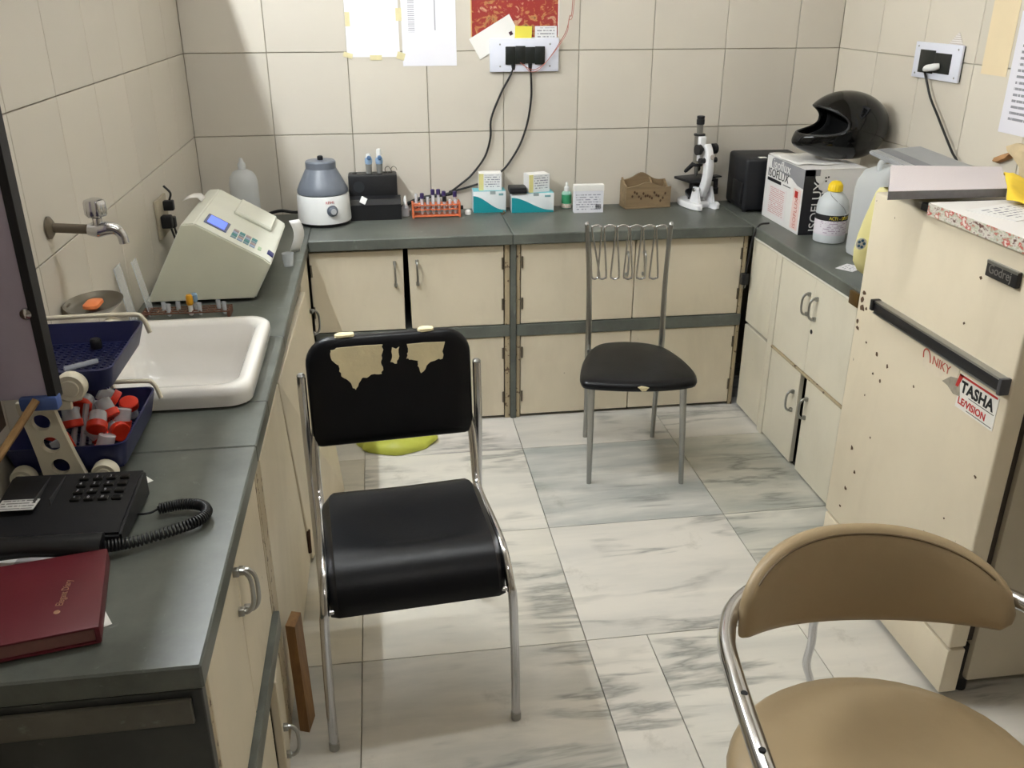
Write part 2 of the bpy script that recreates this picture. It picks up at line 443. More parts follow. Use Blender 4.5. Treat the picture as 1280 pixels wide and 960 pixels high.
def back_cabinet(label, x0, x1, doors, handles, jamb):
    t = thing('base_cabinet', label, 'cabinet', ((x0+x1)/2, YB, 0)); ox = (x0+x1)/2
    X = lambda v: v-ox
    m = MB()
    m.box((X(x0), .02, .0), (X(x0)+.015, .42, .72)); m.box((X(x1)-.015, .02, 0), (X(x1), .42, .72))
    m.box((X(x0)+.015, .02, .0), (X(x1)-.015, .42, .015)); m.box((X(x0)+.015, .405, .015), (X(x1)-.015, .42, .72))
    m.build('carcass', DARKIN, t, 0)
    MB().box((X(x0)+.001, -.008, .353), (X(x1)-.001, .40, .399), .002).build('stone_shelf', SLATE, t, 0)
    for a, bb in jamb: MB().box((X(a), -.002, 0), (X(bb), .018, .352), .001).box((X(a), -.002, .4), (X(bb), .018, .72), .001).build('jamb', EDGEW, t, 0)
    for (a0, a1, b0, b1, zl, zh, hx) in doors:     # a0/a1 bottom, b0/b1 top
        d = quad_panel([(X(a0), -.002, zl), (X(a1), -.002, zl), (X(b1), -.002, zh), (X(b0), -.002, zh)], (0, -1, 0), .018).build('door', WORN, t, 0)
        if hx is not None: handle(d, (X(hx), -.002, zh-.09), (0, 0, 1), (0, -1, 0), .085)
        hs = 1 if (a1 == max(q[1] for q in doors)) else 0
        hxp = X(a1)-.004 if hs else X(a0)+.004
        for zz in (zl+.06, zh-.09): MB().cyl((hxp, -.004, zz), (hxp, -.004, zz+.045), .004, seg=8).build('hinge', DULL, d, 40)
    return t
back_cabinet('cream two-tier cabinet under the centrifuge, black gap between its upper doors', -.2805, .4615,
    [(-.2795, .058, -.2795, .062, .402, .712, .030), (.084, .437, .080, .437, .402, .714, .112), (-.2795, .072, -.2795, .072, .012, .350, None), (.076, .437, .076, .437, .012, .350, None)], None,
    [(.441, .4605)])
back_cabinet('cream two-tier cabinet under the microscope, behind the wire-backed chair', .4855, 1.397,
    [(.504, .946, .504, .946, .402, .716, .915), (.950, 1.378, .950, 1.378, .402, .716, .982), (.504, .946, .504, .946, .012, .350, None), (.950, 1.378, .950, 1.378, .012, .350, None)], None,
    [(.4865, .5005), (1.381, 1.396)])
tag(MB().box((.4625, YB-.010, 0), (.4845, 3.69, .7215), .002).build('stone_upright', SLATE, None, 0), 'narrow grey stone upright between the two cream back cabinets', 'stone post')

# right-hand cabinet
XB = 1.4115
t = thing('base_cabinet', 'whitish cabinet with paired handles beside the fridge', 'cabinet', (XB, 2.84, 0))
Y = lambda v: v-2.84
m = MB(); m.box((.02, Y(2.42), 0), (.46, Y(2.435), .72)).box((.02, Y(3.24), 0), (.46, Y(3.255), .72)).box((.02, Y(2.435), 0), (.46, Y(3.24), .012)).box((.445, Y(2.435), .012), (.46, Y(3.24), .72))
m.box((.02, Y(2.435), .362), (.44, Y(3.24), .378)); m.build('carcass', DARKIN, t, 0)
MB().box((-.002, Y(2.988), 0), (.018, Y(3.03), .72), .0015).build('stile', WORNR, t, 0)
MB().box((-.006, Y(2.43), .366), (.018, Y(2.986), .374), .001).build('rail', EDGEW, t, 0)
MB().box((-.006, Y(2.42), .715), (.018, Y(3.255), .7215), .001).build('top_edge', M('chipped white edge', (226, 222, 210), .6, 0, .1, 30), t, 0)
def rdoor(ya, yb, zl, zh, hy=None, hz=None, open_=0):
    d = MB().box((-.001, Y(ya), zl), (.017, Y(yb), zh), .002, seg=1).build('door', WORNR, t, 0)
    if hy: handle(d, (-.001, Y(hy), hz), (0, 0, 1), (-1, 0, 0), .07)
    return d
rdoor(3.034, 3.252, .012, .364); rdoor(3.034, 3.252, .376, .712)
rdoor(2.7145, 2.984, .376, .712, 2.742, .615); d = rdoor(2.435, 2.713, .376, .712, 2.686, .615)
MB().cyl((-.0022, Y(2.70), .53), (.002, Y(2.70), .53), .008, seg=12).build('lock', INK, d)
rdoor(2.735, 2.984, .012, .364, 2.765, .245); rdoor(2.435, 2.685, .012, .364, 2.66, .262)

# left cabinets
XF = -.2835
t = thing('base_cabinet', 'cream cabinet under the telephone with dark stone end panel', 'cabinet', (XF, 1.33, 0))
Y = lambda v: v-1.33
m = MB(); m.box((-.40, Y(1.62), 0), (-.02, Y(1.635), .72)).box((-.40, Y(1.03), 0), (-.02, Y(1.62), .012)).box((-.415, Y(1.03), 0), (-.40, Y(1.635), .72)); m.build('carcass', DARKIN, t, 0)
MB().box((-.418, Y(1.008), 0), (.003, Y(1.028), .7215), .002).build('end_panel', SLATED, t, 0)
MB().box((-.418, Y(1.000), .668), (-.012, Y(1.0078), .71), .002).build('mortar_band', m_slate('mortar', (78, 76, 68), (100, 97, 88)), t, 0)
MB().box((-.39, Y(1.03), .325), (.014, Y(1.635), .372), .002).build('stone_shelf', SLATE, t, 0)
def ldoor(c, hy=None, hz=None, par=t):
    d = quad_panel(c, (1, 0, 0), .018).build('door', WORN, par, 0)
    if hy: handle(d, (c[0][0]+.0005, Y(hy), hz), (0, 0, 1), (1, 0, 0), .08)
    return d
MB().box((-.018, Y(1.029), 0), (.001, Y(1.05), .72), .001).build('jamb', EDGEW, t, 0)
MB().box((-.018, Y(1.622), 0), (.001, Y(1.642), .72), .001).build('jamb', EDGEW, t, 0)
ldoor([(.001, Y(1.053), .375), (.001, Y(1.330), .375), (.001, Y(1.330), .714), (.001, Y(1.053), .714)], 1.308, .66)
ldoor([(.001, Y(1.333), .375), (.001, Y(1.619), .375), (.001, Y(1.619), .714), (.001, Y(1.333), .714)], 1.356, .63)
ldoor([(.001, Y(1.053), .012), (.001, Y(1.455), .012), (.001, Y(1.455), .322), (.001, Y(1.053), .322)])
d = quad_panel([(.018, Y(1.468), .012), (.003, Y(1.619), .012), (.003, Y(1.619), .322), (.018, Y(1.468), .322)], (1, 0, 0), .018).build('door', WORN, t, 0)
handle(d, (.0155, Y(1.497), .14), (0, 0, 1), (1, 0, 0), .075)

t = thing('base_cabinet', 'cream cabinet under the sink with a sagging ajar door', 'cabinet', (XF, 2.4, 0))
Y = lambda v: v-2.4
m = MB(); m.box((-.40, Y(1.65), 0), (-.02, Y(1.665), .70)).box((-.40, Y(3.235), 0), (-.02, Y(3.25), .70)).box((-.40, Y(1.665), 0), (-.02, Y(3.235), .012)).box((-.415, Y(1.65), 0), (-.40, Y(3.25), .70)); m.build('carcass', DARKIN, t, 0)
MB().box((-.018, Y(1.645), 0), (.001, Y(1.70), .72), .001).build('jamb', EDGEW, t, 0)
def rel(v): return (v[0]-XF, v[1]-2.4, v[2])
a_tr = (.0015, Y(2.105), .70); a_br = rel(pz(.012, 391, 700))
ldoor([(.0015, Y(1.703), .012), (a_br[0]-.006, a_br[1], .012), a_tr, (.0015, Y(1.703), .70)], par=t)
b_tr = rel(px(-.268, 381, 362)); b_br = rel(pz(.012, 431, 612))
d = ldoor([(a_br[0]+.001, a_br[1]+.006, .012), b_br, (b_tr[0], b_tr[1], .69), (.003, Y(2.112), .70)], par=t)
hp = rel(px(-.262, 390, 402)); handle(d, (hp[0]-.002, hp[1]-.01, hp[2]), (0, 0, 1), (1, .2, 0), .08)
MB().box((-.016, Y(2.95), .012), (-.002, Y(3.245), .712), .002).build('back_panel', WORN, t, 0)
MB().cyl((.010, a_br[1]-.03, .06), (.012, a_br[1]-.035, .14), .006, seg=8).build('hinge', M('rust', (70, 46, 30), .8, .3, .3, 40), t)

# brown plank leaning on the left cabinets
p0 = Vector((-.246, 1.690, 0)); p1 = Vector((-.258, 1.735, .27)); e_ = Vector((.005, .026, 0)); k_ = Vector((.011, -.004, 0))
m = MB().rings([[q-e_-k_, q+e_-k_, q+e_+k_, q-e_+k_] for q in (p0, p1)])
tag(m.build('wooden_plank', m_wood('plank wood', (108, 74, 40), (150, 112, 66))), 'short brown wooden plank leaning against the cream cabinets under the sink', 'plank')

# ================================================================== fridge
FX, FY0, FY1 = 1.261, 1.54, 2.18
t = thing('refrigerator', 'small old cream refrigerator with chipped paint and stickers', 'refrigerator', (FX, (FY0+FY1)/2, 0))
oy = (FY0+FY1)/2; Y = lambda v: v-oy
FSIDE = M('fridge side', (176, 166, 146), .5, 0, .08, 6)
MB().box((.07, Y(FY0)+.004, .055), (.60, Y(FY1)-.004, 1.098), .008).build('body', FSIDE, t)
MB().box((.046, Y(FY0)+.016, .17), (.07, Y(FY1)-.016, 1.09), .002).build('gasket', M('gasket', (58, 48, 38), .7), t)
d = MB().box((0, Y(FY0), .165), (.046, Y(FY1), 1.113), .006, seg=3).build('door', FRIDGEM, t)
k = MB().box((.002, Y(FY0)+.002, .03), (.048, Y(FY1)-.002, .157), .004).build('kick_panel', FRIDGEM, t)
MB().box((.048, Y(FY0)+.02, .05), (.075, Y(FY1)-.02, .155), .001).build('base', DARKIN, t)
for yy in (FY0+.05, FY1-.05):
    for xx in (.09, .55): MB().cyl((xx, Y(yy), 0), (xx, Y(yy), .056), .018).build('foot', BLACK, t)
# handle: chrome-edged black bar
hz = .842
h = MB().box((-.018, Y(1.552), hz-.017), (-.001, Y(2.068), hz+.008), .002).build('handle', BLACK, d)
MB().box((-.0195, Y(1.551), hz+.0075), (-.0005, Y(2.069), hz+.0135), .0015).build('handle_trim', STEEL, d)
MB().box((-.0195, Y(1.551), hz-.0205), (-.0005, Y(2.069), hz-.017), .001).build('handle_trim', STEEL, d)
MB().box((-.024, Y(1.543), hz-.022), (0, Y(1.553), hz+.015), .002).build('handle_cap', M('handle cap', (70, 70, 74), .35), d)
MB().box((-.024, Y(2.067), hz-.014), (0, Y(2.080), hz+.015), .002).build('handle_cap', BLACK, d)
# badge
bd = MB().box((-.012, Y(1.582), 1.038), (0, Y(1.682), 1.072), .003).build('badge', M('badge black', (34, 33, 34), .35), d)
MB().box((-.0128, Y(1.583), 1.066), (-.006, Y(1.681), 1.0735), .001).build('badge_trim', STEEL, d)
lettering('Godrej', .027, M('silver ink', (150, 148, 145), .35, .7, 0), bd, (-.0125, Y(1.672), 1.048), (0, -1, 0), (0, 0, 1), xs=.95)
# stickers
stk = M('sticker white', (228, 224, 216), .45, 0, .03)
tx = -.0014
s1 = MB().box((tx+.0004, Y(1.566), .725), (0, Y(1.700), .804), 0).build('sticker', stk, d, 0)
lettering('TASHA', .036, INK, s1, (tx, Y(1.692), .766), (0, -1, 0), (0, 0, 1), xs=.98, space=1.05, bold=.035)
lettering('LE/VISION', .023, REDINK, s1, (tx, Y(1.694), .736), (0, -1, 0), (0, 0, 1), xs=.98, bold=.02)
MB().box((tx, Y(1.570), .7975), (tx+.0006, Y(1.704), .8025)).build('red_stripe', REDINK, s1, 0)
MB().prism([(1.704, .8025), (1.690, .8025), (1.703, .770), (1.713, .770)], lambda a, b: Vector((tx, Y(a), b)), lambda a, b: Vector((tx+.0006, Y(a), b))).build('red_stripe', REDINK, s1, 0)
for zz in (.7295, .7595): MB().box((tx, Y(1.571), zz), (tx+.0005, Y(1.66), zz+.0014)).build('ruled_line', INK, s1, 0)
s2 = MB().prism([(1.845, .765), (1.86, .812), (1.708, .812), (1.716, .772), (1.75, .768), (1.79, .758)], lambda a, b: Vector((tx+.0004, Y(a), b)), lambda a, b: Vector((0, Y(a), b))).build('sticker', M('faded sticker', (220, 208, 186), .5, 0, .06, 40), d, 0)
lettering('NIKY', .030, M('faded red', (190, 84, 66), .6, 0, .1, 60), s2, (tx, Y(1.812), .783), (0, -1, 0), (0, 0, 1), xs=1.05)
arc = [(1.848+.0, .785), (1.85, .80), (1.842, .808), (1.83, .806), (1.822, .795), (1.818, .782)]
MB().tube([(tx+.001, Y(a), b) for a, b in arc], .0022, 6, 4).build('red_swirl', M('faded red', (0, 0, 0)), s2)
# torn grey remains beside the stickers
MB().prism([(1.735, .782), (1.702, .790), (1.690, .752), (1.715, .748), (1.74, .758), (1.762, .760)], lambda a, b: Vector((tx+.0002, Y(a), b)), lambda a, b: Vector((0, Y(a), b))).build('torn_paper', M('torn grey', (150, 142, 126), .8, 0, .3, 60), d, 0)
RUST = M('rust chip', (84, 62, 42), .8, 0, .3, 60)
def chip(u, v, s, par=d, seed=0):
    c = px(FX, u, v); rr = random.Random(u*7+v); n = 7; c.y = min(c.y, FY1-.004-1.25*s)
    pts = [(c.y-oy+s*rr.uniform(.5, 1.2)*math.cos(2*PI*i/n), c.z+s*rr.uniform(.4, 1.1)*math.sin(2*PI*i/n)) for i in range(n)]
    MB().prism(pts, lambda a, b: Vector((-.0007, a, b)), lambda a, b: Vector((.0005, a, b))).build('paint_chip', RUST, par, 0)
for (u, v, s) in ((1096, 443, .008), (1109, 458, .006), (1091, 467, .005), (1100, 476, .006), (1083, 428, .004), (1205, 404, .004), (1226, 347, .005), (1142, 483, .004), (1081, 494, .004), (1088, 547, .004), (1065, 560, .009), (1080, 366, .011), (1078, 385, .013), (1072, 410, .008), (1068, 590, .006), (1057, 610, .007), (1050, 632, .006), (1219, 596, .005), (1180, 648, .003), (1155, 664, .003), (1083, 386, .006), (1078, 375, .010), (1070, 400, .008)):
    chip(u, v, s)

# ---------------- things on the fridge
carton = thing('flat_carton', 'flat white-topped carton with red print on its edge on the fridge', 'box', (1.42, 1.73, 1.113))
MB().box((-.175, -.20, .0), (.22, .185, .030), .002).build('box', M('carton white', (224, 220, 216), .6, 0, .03), carton)
edge = NT('printed edge'); o_ = edge.tc.outputs['Object']
nz = edge.noise(edge.mapping(o_, sc=(1, 34, 60)), 1.0, 3, .6)
edge.col(edge.ramp(nz, [(.36, lin((96, 60, 48))), (.44, lin((214, 206, 196))), (.52, lin((176, 182, 160))), (.60, lin((190, 44, 44))), (.66, lin((222, 214, 204)))])); edge.set(Roughness=.5)
MB().box((-.1765, -.20, .001), (-.175, .185, .029)).build('printed_side', edge.m, carton, 0)
MB().box((-.16, .186, 0), (.14, .24, .018), .002).build('flap', BLACK, carton, 0)

gp = NT('squared paper'); sp_ = gp.n('SeparateXYZ'); gp.l(gp.tc.outputs['Object'], sp_.inputs[0])
lx = gp.math('LESS_THAN', gp.math('FRACT', gp.math('MULTIPLY', sp_.outputs[0], 125)), .14)
ly = gp.math('LESS_THAN', gp.math('FRACT', gp.math('MULTIPLY', sp_.outputs[1], 125)), .14)
gp.col(gp.mix(gp.math('MULTIPLY', gp.math('MAXIMUM', lx, ly), .45), lin((214, 206, 208)), lin((176, 160, 168)))); gp.set(Roughness=.75)
zp = 1.1445
c0, c1, c2, c3 = pz(zp, 1109, 250), pz(zp, 1257, 246), pz(zp, 1250, 218), pz(zp, 1112, 216)
pad_ = thing('squared_notepad', 'thick grey-edged squared notepad overhanging the fridge front', 'notepad', ((c0.x+c2.x)/2, (c0.y+c2.y)/2, zp))
oc = Vector(((c0.x+c2.x)/2, (c0.y+c2.y)/2, zp))
cs = [q-oc for q in (c0, c1, c2, c3)]
quadpts = lambda k, z: [Vector((q.x*k, q.y*k, z)) for q in cs]
MB().rings([quadpts(1, .0), quadpts(1, .019)], True).build('page_block', M('page edges', (140, 138, 142), .8, 0, .1, 90), pad_, 0)
MB().rings([quadpts(1, .0192), quadpts(1, .0200)], True).build('top_sheet', gp.m, pad_, 0)
# grey folder behind
zf = 1.128
f0, f1, f2, f3 = pz(zf, 1086, 193), pz(zf, 1150, 188), pz(zf, 1222, 216), pz(zf, 1150, 222)
fo = MB(); fo.rings([[q for q in (f0, f1, f2, f3)], [q+Vector((0, 0, .013)) for q in (f0, f1, f2, f3)]], True)
bmesh.ops.bevel(fo.bm, geom=list(fo.bm.edges), offset=.003, segments=2, affect='EDGES')
fr_ = tag(fo.build('grey_folder', M('grey folder', (150, 152, 154), .45, 0, .05)), 'flat grey plastic folder lying behind the squared notepad on the fridge', 'folder')
ev = (f3-f0)
MB().rings([[f0+ev*0+(f1-f0)*.16+Vector((0, 0, .0131)), f0+(f1-f0)*.40+Vector((0, 0, .0131)), f3+(f2-f3)*.40+Vector((0, 0, .0131)), f3+(f2-f3)*.16+Vector((0, 0, .0131))],
            [f0+(f1-f0)*.16+Vector((0, 0, .0142)), f0+(f1-f0)*.40+Vector((0, 0, .0142)), f3+(f2-f3)*.40+Vector((0, 0, .0142)), f3+(f2-f3)*.16+Vector((0, 0, .0142))]], True).build('dark_band', M('folder band', (112, 115, 120), .45), fr_, 0)
# pale yellow plastic sheet hanging down the far side of the fridge
ysx = M('pale yellow plastic', (233, 224, 160), .4, 0, .05)
m = MB(); rs = [[Vector((1.30, 2.13, 1.1155)), Vector((1.38, 2.13, 1.1155)), Vector((1.50, 2.13, 1.1155))], [Vector((1.315, 2.19, 1.119)), Vector((1.39, 2.19, 1.119)), Vector((1.50, 2.19, 1.119))]]
for u, v in ((1108, 214), (1101, 227), (1095, 240), (1087, 258), (1079, 276), (1072, 294), (1067, 312), (1066, 326), (1071, 337), (1085, 347)):
    q = py(2.235, u, v); q.z = min(q.z, 1.112)
    rs.append([q, Vector(((q.x+1.47)/2, 2.222, q.z)), Vector((1.47, 2.215, q.z))])
m.rings(rs, cap=False, closed=False)
ys_ = tag(m.build('plastic_sheet', ysx, None, 60, solid=.0016), 'pale yellow plastic sheet with a small blue flower hanging beside the fridge', 'plastic sheet')
fc = py(2.229, 1075, 304)
fl_m = MB()
fl_m.lathe([(.016, -.0008), (.016, .0008)], 20, Matrix.Translation(fc+Vector((0, -.006, 0))) @ Matrix.Rotation(PI/2, 4, 'X')); flo = fl_m.build('flower_disc', PAPER, ys_)
for i in range(5):
    a = 2*PI*i/5
    MB().lathe([(.004, -.0008), (.004, .0008)], 10, Matrix.Translation(fc+Vector((.008*math.cos(a), -.0072, .009*math.sin(a)))) @ Matrix.Rotation(PI/2, 4, 'X')).build('petal', M('petal blue', (58, 100, 140), .5), flo)
# yellow cloth, paper and torn cloth to the right on the fridge
yc = pz(1.146, 1272, 240)
m = MB(); rs = []
ya, yb, yc_, yd = pz(1.15, 1258, 251), pz(1.15, 1310, 268), pz(1.15, 1310, 224), pz(1.15, 1253, 220)
for i in range(9):
    f = i/8
    rs.append([ya.lerp(yd, f).lerp(yb.lerp(yc_, f), g_)+Vector((0, 0, .002+.022*math.sin(f*PI)*(.6+.4*math.sin(6*g_+1))+.006*math.sin(9*f+5*g_))) for g_ in [k/6 for k in range(7)]])
m.rings(rs, cap=False, closed=False)
tag(m.build('yellow_cloth', M('yellow cloth', (236, 200, 60), .85, 0, .08, 20, .2), None, 60, solid=.003), 'folded yellow cloth on the fridge beside the notepad', 'cloth')
m = MB().box((-.11, -.06, 0), (.11, .06, .0012), 0)
q = tag(m.build('paper_sheet', m_print('ruled slip', (230, 228, 226), (90, 90, 110), 0, 1, 8, .1, .95, .1, .9)), 'printed paper slip lying on the flat carton on the fridge', 'paper')
q.location = (1.40, 1.855-.05, 1.1432); q.rotation_euler = (0, 0, .35)
# beige torn cloth pinned on the right wall above the fridge
cb = M('beige cloth', (206, 186, 150), .9, 0, .15, 25, .3)
def scrap(pix, x0, x1):
    P = [px(XR-.02, u, v) for u, v in pix]
    cy_ = sum(q.y for q in P)/len(P); cz_ = sum(q.z for q in P)/len(P)
    m = MB(); m.rings([[Vector((XR-x0, q.y, q.z)) for q in P], [Vector((XR-x1, q.y, q.z)) for q in P], [Vector((XR-x1-.012, cy_+(q.y-cy_)*.7, cz_+(q.z-cz_)*.7)) for q in P]], True); return m
tc_ = tag(scrap([(1255, 183), (1268, 179), (1292, 186), (1292, 216), (1284, 229), (1275, 229), (1276, 211), (1265, 194)], .001, .014).build('torn_cloth', cb, None, 40), 'torn beige cloth scrap hanging on the wall over the fridge', 'cloth')
scrap([(1237, 202), (1240, 197), (1256, 191), (1266, 191), (1259, 198), (1244, 204)], .004, .010).build('brown_tip', M('brown tip', (186, 140, 96), .8, 0, .15, 40), tc_, 40)

# ================================================================== chairs
def rot_o(v, o, a): return v
# --- black chair with torn backrest
C1 = Vector((.031, 1.632, 0)); A1 = math.atan2(.084, .9965)
t = thing('chair', 'black vinyl chair with chrome frame, cream foam torn open along its backrest top', 'chair', C1, A1)
MI = Matrix.Translation(C1) @ Matrix.Rotation(A1, 4, 'Z'); MII = MI.inverted()
def ray1(u, v, ly):
    d = FW + RT*((u-640)/FPX) - UP*((v-480)/FPX)
    c = MII @ CP; d = MII.to_3x3() @ d; return c + d*((ly-c.y)/d.y)
for s in (-1, 1):
    MB().tube([(s*.213, -.012, 0), (s*.212, -.008, .16), (s*.208, -.002, .33), (s*.204, .006, .375), (s*.201, .035, .415), (s*.199, .085, .438), (s*.198, .20, .436), (s*.197, .32, .428), (s*.198, .372, .438), (s*.199, .400, .49), (s*.197, .418, .555), (s*.192, .430, .60)], .0105, 10, 5).build('front_leg', CHROME, t, 60)
    MB().tube([(s*.214, .47, 0), (s*.214, .452, .2), (s*.214, .434, .42), (s*.214, .420, .60), (s*.214, .428, .742)], .0105, 10, 4).build('rear_leg', CHROME, t, 60)
    MB().lathe([(.011, 0), (.0125, .002), (.0125, .02), (.011, .022)], 12, Matrix.Translation((s*.213, -.012, -.001))).build('foot_cap', STEEL, t)
    MB().lathe([(.0105, 0), (.0105, .004), (.006, .009)], 12, Matrix.Translation((s*.214, .428, .741))).build('end_cap', STEEL, t)
MB().tube([(-.2, .004, .366), (.2, .004, .366)], .006, 8).build('front_rail', CHROME, t, 60)
MB().tube([(-.197, .33, .425), (.197, .33, .425)], .008, 8).build('rear_rail', CHROME, t, 60)
def seat1(a, b, h):
    # b: arc length from the rear, bends down over the front edge
    if b >= .09: return Vector((a, b, .438+h - .012*math.exp(-((a/.11)**2)-((b-.2)/.12)**2)))
    R = .075; ang = min((.09-b)/R, 1.28); ex = max(0, (.09-b)-1.28*R)
    cy_, cz_ = .09, .438-R
    n = Vector((0, -math.sin(ang), math.cos(ang))); tg = Vector((0, -math.cos(ang), -math.sin(ang)))
    return Vector((a, cy_, cz_)) + n*(R+h) + tg*ex
m = MB(); nx, ny = 22, 26; y0_, y1_ = -.040, .362
def seat_pt(i, j, top):
    fu = i/nx*2-1; fv = j/ny
    b = y0_+(y1_-y0_)*fv
    wdt = .193 - (.030*max(0, (fv-.88)/.12)**2.0)
    rr = min(1, (1-abs(fu))/.10); rv = min(1, (1-fv)/.07, fv/.03+.25)
    e = math.sqrt(max(0, 1-(1-rr)**2))*math.sqrt(max(0, 1-(1-rv)**2))
    return seat1(fu*wdt, b, (.004+.022*e) if top else -.004)
T_ = [[m.bm.verts.new(seat_pt(i, j, True)) for i in range(nx+1)] for j in range(ny+1)]
B_ = [[m.bm.verts.new(seat_pt(i, j, False)) for i in range(nx+1)] for j in range(ny+1)]
for j in range(ny):
    for i in range(nx):
        m.face([T_[j][i], T_[j][i+1], T_[j+1][i+1], T_[j+1][i]]); m.face([B_[j][i], B_[j+1][i], B_[j+1][i+1], B_[j][i+1]])
for j in range(ny):
    m.face([T_[j][0], T_[j+1][0], B_[j+1][0], B_[j][0]]); m.face([T_[j][nx], B_[j][nx], B_[j+1][nx], T_[j+1][nx]])
for i in range(nx):
    m.face([T_[0][i], B_[0][i], B_[0][i+1], T_[0][i+1]]); m.face([T_[ny][i], T_[ny][i+1], B_[ny][i+1], B_[ny][i]])
m.build('seat', VINYL, t, 50)
def back1(a, b, h):   # a across, b up (world z), h towards the sitter
    return Vector((a, .424+.10*(b-.56)-h, b))
po = rrect(.402, .275, (.065, .022), 8, 0, .692)
m = MB(); m.pad(po, [(.3, -.014), (.9, -.014), (.985, -.010), (1, 0), (.985, .010), (.95, .0145), (.8, .016), (.3, .016)], back1)
bk = m.build('backrest', VINYL, t, 50)
def patch(pixels, name='torn_foam'):
    P = []; rr = random.Random(len(pixels)); fine = []
    for i, (u, v) in enumerate(pixels):
        u2, v2 = pixels[(i+1) % len(pixels)]; fine.append((u, v))
        k_ = 0 if (v < 437 and v2 < 437) else 1.1
        for f in (.33, .66): fine.append((u+(u2-u)*f+rr.uniform(-k_, k_), v+(v2-v)*f+rr.uniform(-k_, k_)))
    for (u, v) in fine:
        q = ray1(u, v, .405)
        for _ in range(3):
            yy = back1(q.x, q.z, .0155).y; q = ray1(u, v, yy)
        P.append((q.x, q.z))
    m = MB(); m.rings([[back1(a, b, .0120) for a, b in P], [back1(a, b, .0178) for a, b in P]], True)
    bmesh.ops.triangulate(m.bm, faces=[f for f in m.bm.faces if len(f.verts) > 4])
    return m.build(name, FOAM, bk, 0)
patch([(413, 438), (420, 435), (450, 432), (478, 430.5), (478, 440), (476, 452), (479, 462), (477, 467), (468, 467), (458, 472), (452, 473), (448, 481), (445, 487), (440, 482), (436, 476), (428, 471), (424, 464), (423, 456), (417, 452), (413, 445)])
patch([(490, 434), (495, 436), (499, 433), (499, 445), (496, 454), (488, 452), (490, 443)])
patch([(508.5, 430), (530, 428), (556, 427), (554, 435), (553, 448), (546, 449), (538, 452), (532, 460), (526, 466), (522, 457), (523, 451), (514, 449), (508, 448), (510, 440)])
for (xa, xb, w_) in ((-.128, -.080, .012), (.072, .112, .012)):
    m = MB(); m.pad(rrect(xb-xa, .022, .009, 4, (xa+xb)/2, 0), [(.6, -.002), (1, 0), (.95, .005), (.6, .007)], lambda a, b, h: Vector((a, .449+b, .8285+h+random.uniform(-.001, .002))))
    m.build('torn_foam', FOAM, bk, 40)
# --- wire-backed chair
C2 = Vector((.8215, 2.685, 0)); A2 = math.radians(-8)
t = thing('chair', 'slim chrome chair with looped wire backrest and round-cornered black seat', 'chair', C2, A2)
for (x, y, tx_, ty_) in ((-.162, 0, -.166, -.005), (.162, 0, .142, -.005)):
    MB().tube([(x, y, 0), (tx_, ty_, .375)], [.0085, .0125], 12).build('front_leg', STEEL, t, 60)
for s, x, xt in ((-1, -.148, -.168), (1, .113, .128)):
    MB().tube([(x, .36, 0), (x-.0, .345, .20), (x+s*.004, .325, .38), (x+s*.004, .33, .5), (xt*.93, .345, .66), (xt, .36, .835)], [.0085, .010, .0115, .0105, .009, .008], 12, 4).build('rear_leg', STEEL, t, 60)
    MB().lathe([(.008, 0), (.009, .003), (.006, .010), (.002, .012)], 12, Matrix.Translation((xt, .36, .834))).build('finial', CHROME, t)
fr2 = [(-.165, -.01, .372), (.142, -.01, .372), (.113, .32, .372), (-.150, .32, .372)]
MB().tube([Vector(q) for q in fr2]+[Vector(fr2[0])], .009, 8).build('seat_frame', STEEL, t, 60)
so = [(-.185, -.055), (-.10, -.070), (-.01, -.075), (.08, -.068), (.165, -.045), (.186, -.005), (.186, .06), (.168, .15), (.135, .24), (.105, .285), (.05, .318), (-.02, .328), (-.09, .318), (-.135, .28), (-.165, .21), (-.190, .12), (-.204, .02), (-.204, -.03)]
so = [(q.x, q.y) for q in catmull([(a, b, 0) for a, b in so], 3, True)]
m = MB(); m.pad(so, [(.2, 0), (.95, 0), (.985, .004), (1, .014), (.99, .022), (.95, .029), (.85, .033), (.5, .035), (.15, .035)], lambda a, b, h: Vector((a, b, .381+h)))
st = m.build('seat', VINYL, t, 50)
tp = [(-.022, .0), (-.010, .004), (.004, .002), (.016, -.001), (.010, -.006), (.006, -.011), (-.008, -.012), (-.014, -.006)]
m = MB(); m.pad([(a, b) for a, b in tp], [(1, 0), (.95, .0025), (.5, .004)], lambda a, b, h: Vector((a+.0, -.0745-h, .401+b*1.2))); m.build('torn_foam', FOAM, st, 40)
# looped wire: five hairpin loops between the posts
zt, zb = .832, .640
wire = [(-.160, zt-.035), (-.152, zt-.09), (-.147, zb+.02), (-.143, zb+.004), (-.134, zb), (-.124, zb+.006), (-.119, zb+.02)]
sp_ = .0462
for i in range(6):
    xa = -.132+sp_*i; h_ = .0195 if i else .0165
    wire += [(xa-h_, zt-.022), (xa-h_*.72, zt-.005), (xa, zt), (xa+h_*.72, zt-.005), (xa+h_, zt-.022)]
    if i < 5:
        xm = xa+.0235
        wire += [(xm-.0145, zb+.02), (xm-.010, zb+.004), (xm, zb), (xm+.010, zb+.004), (xm+.0145, zb+.02)]
wire += [(.118, zt-.05), (.119, zt-.09)]
MB().tube([(a, .350+.08*(b-.66), b) for a, b in wire], .0035, 8, 4).build('wire_back', CHROME, t, 60)
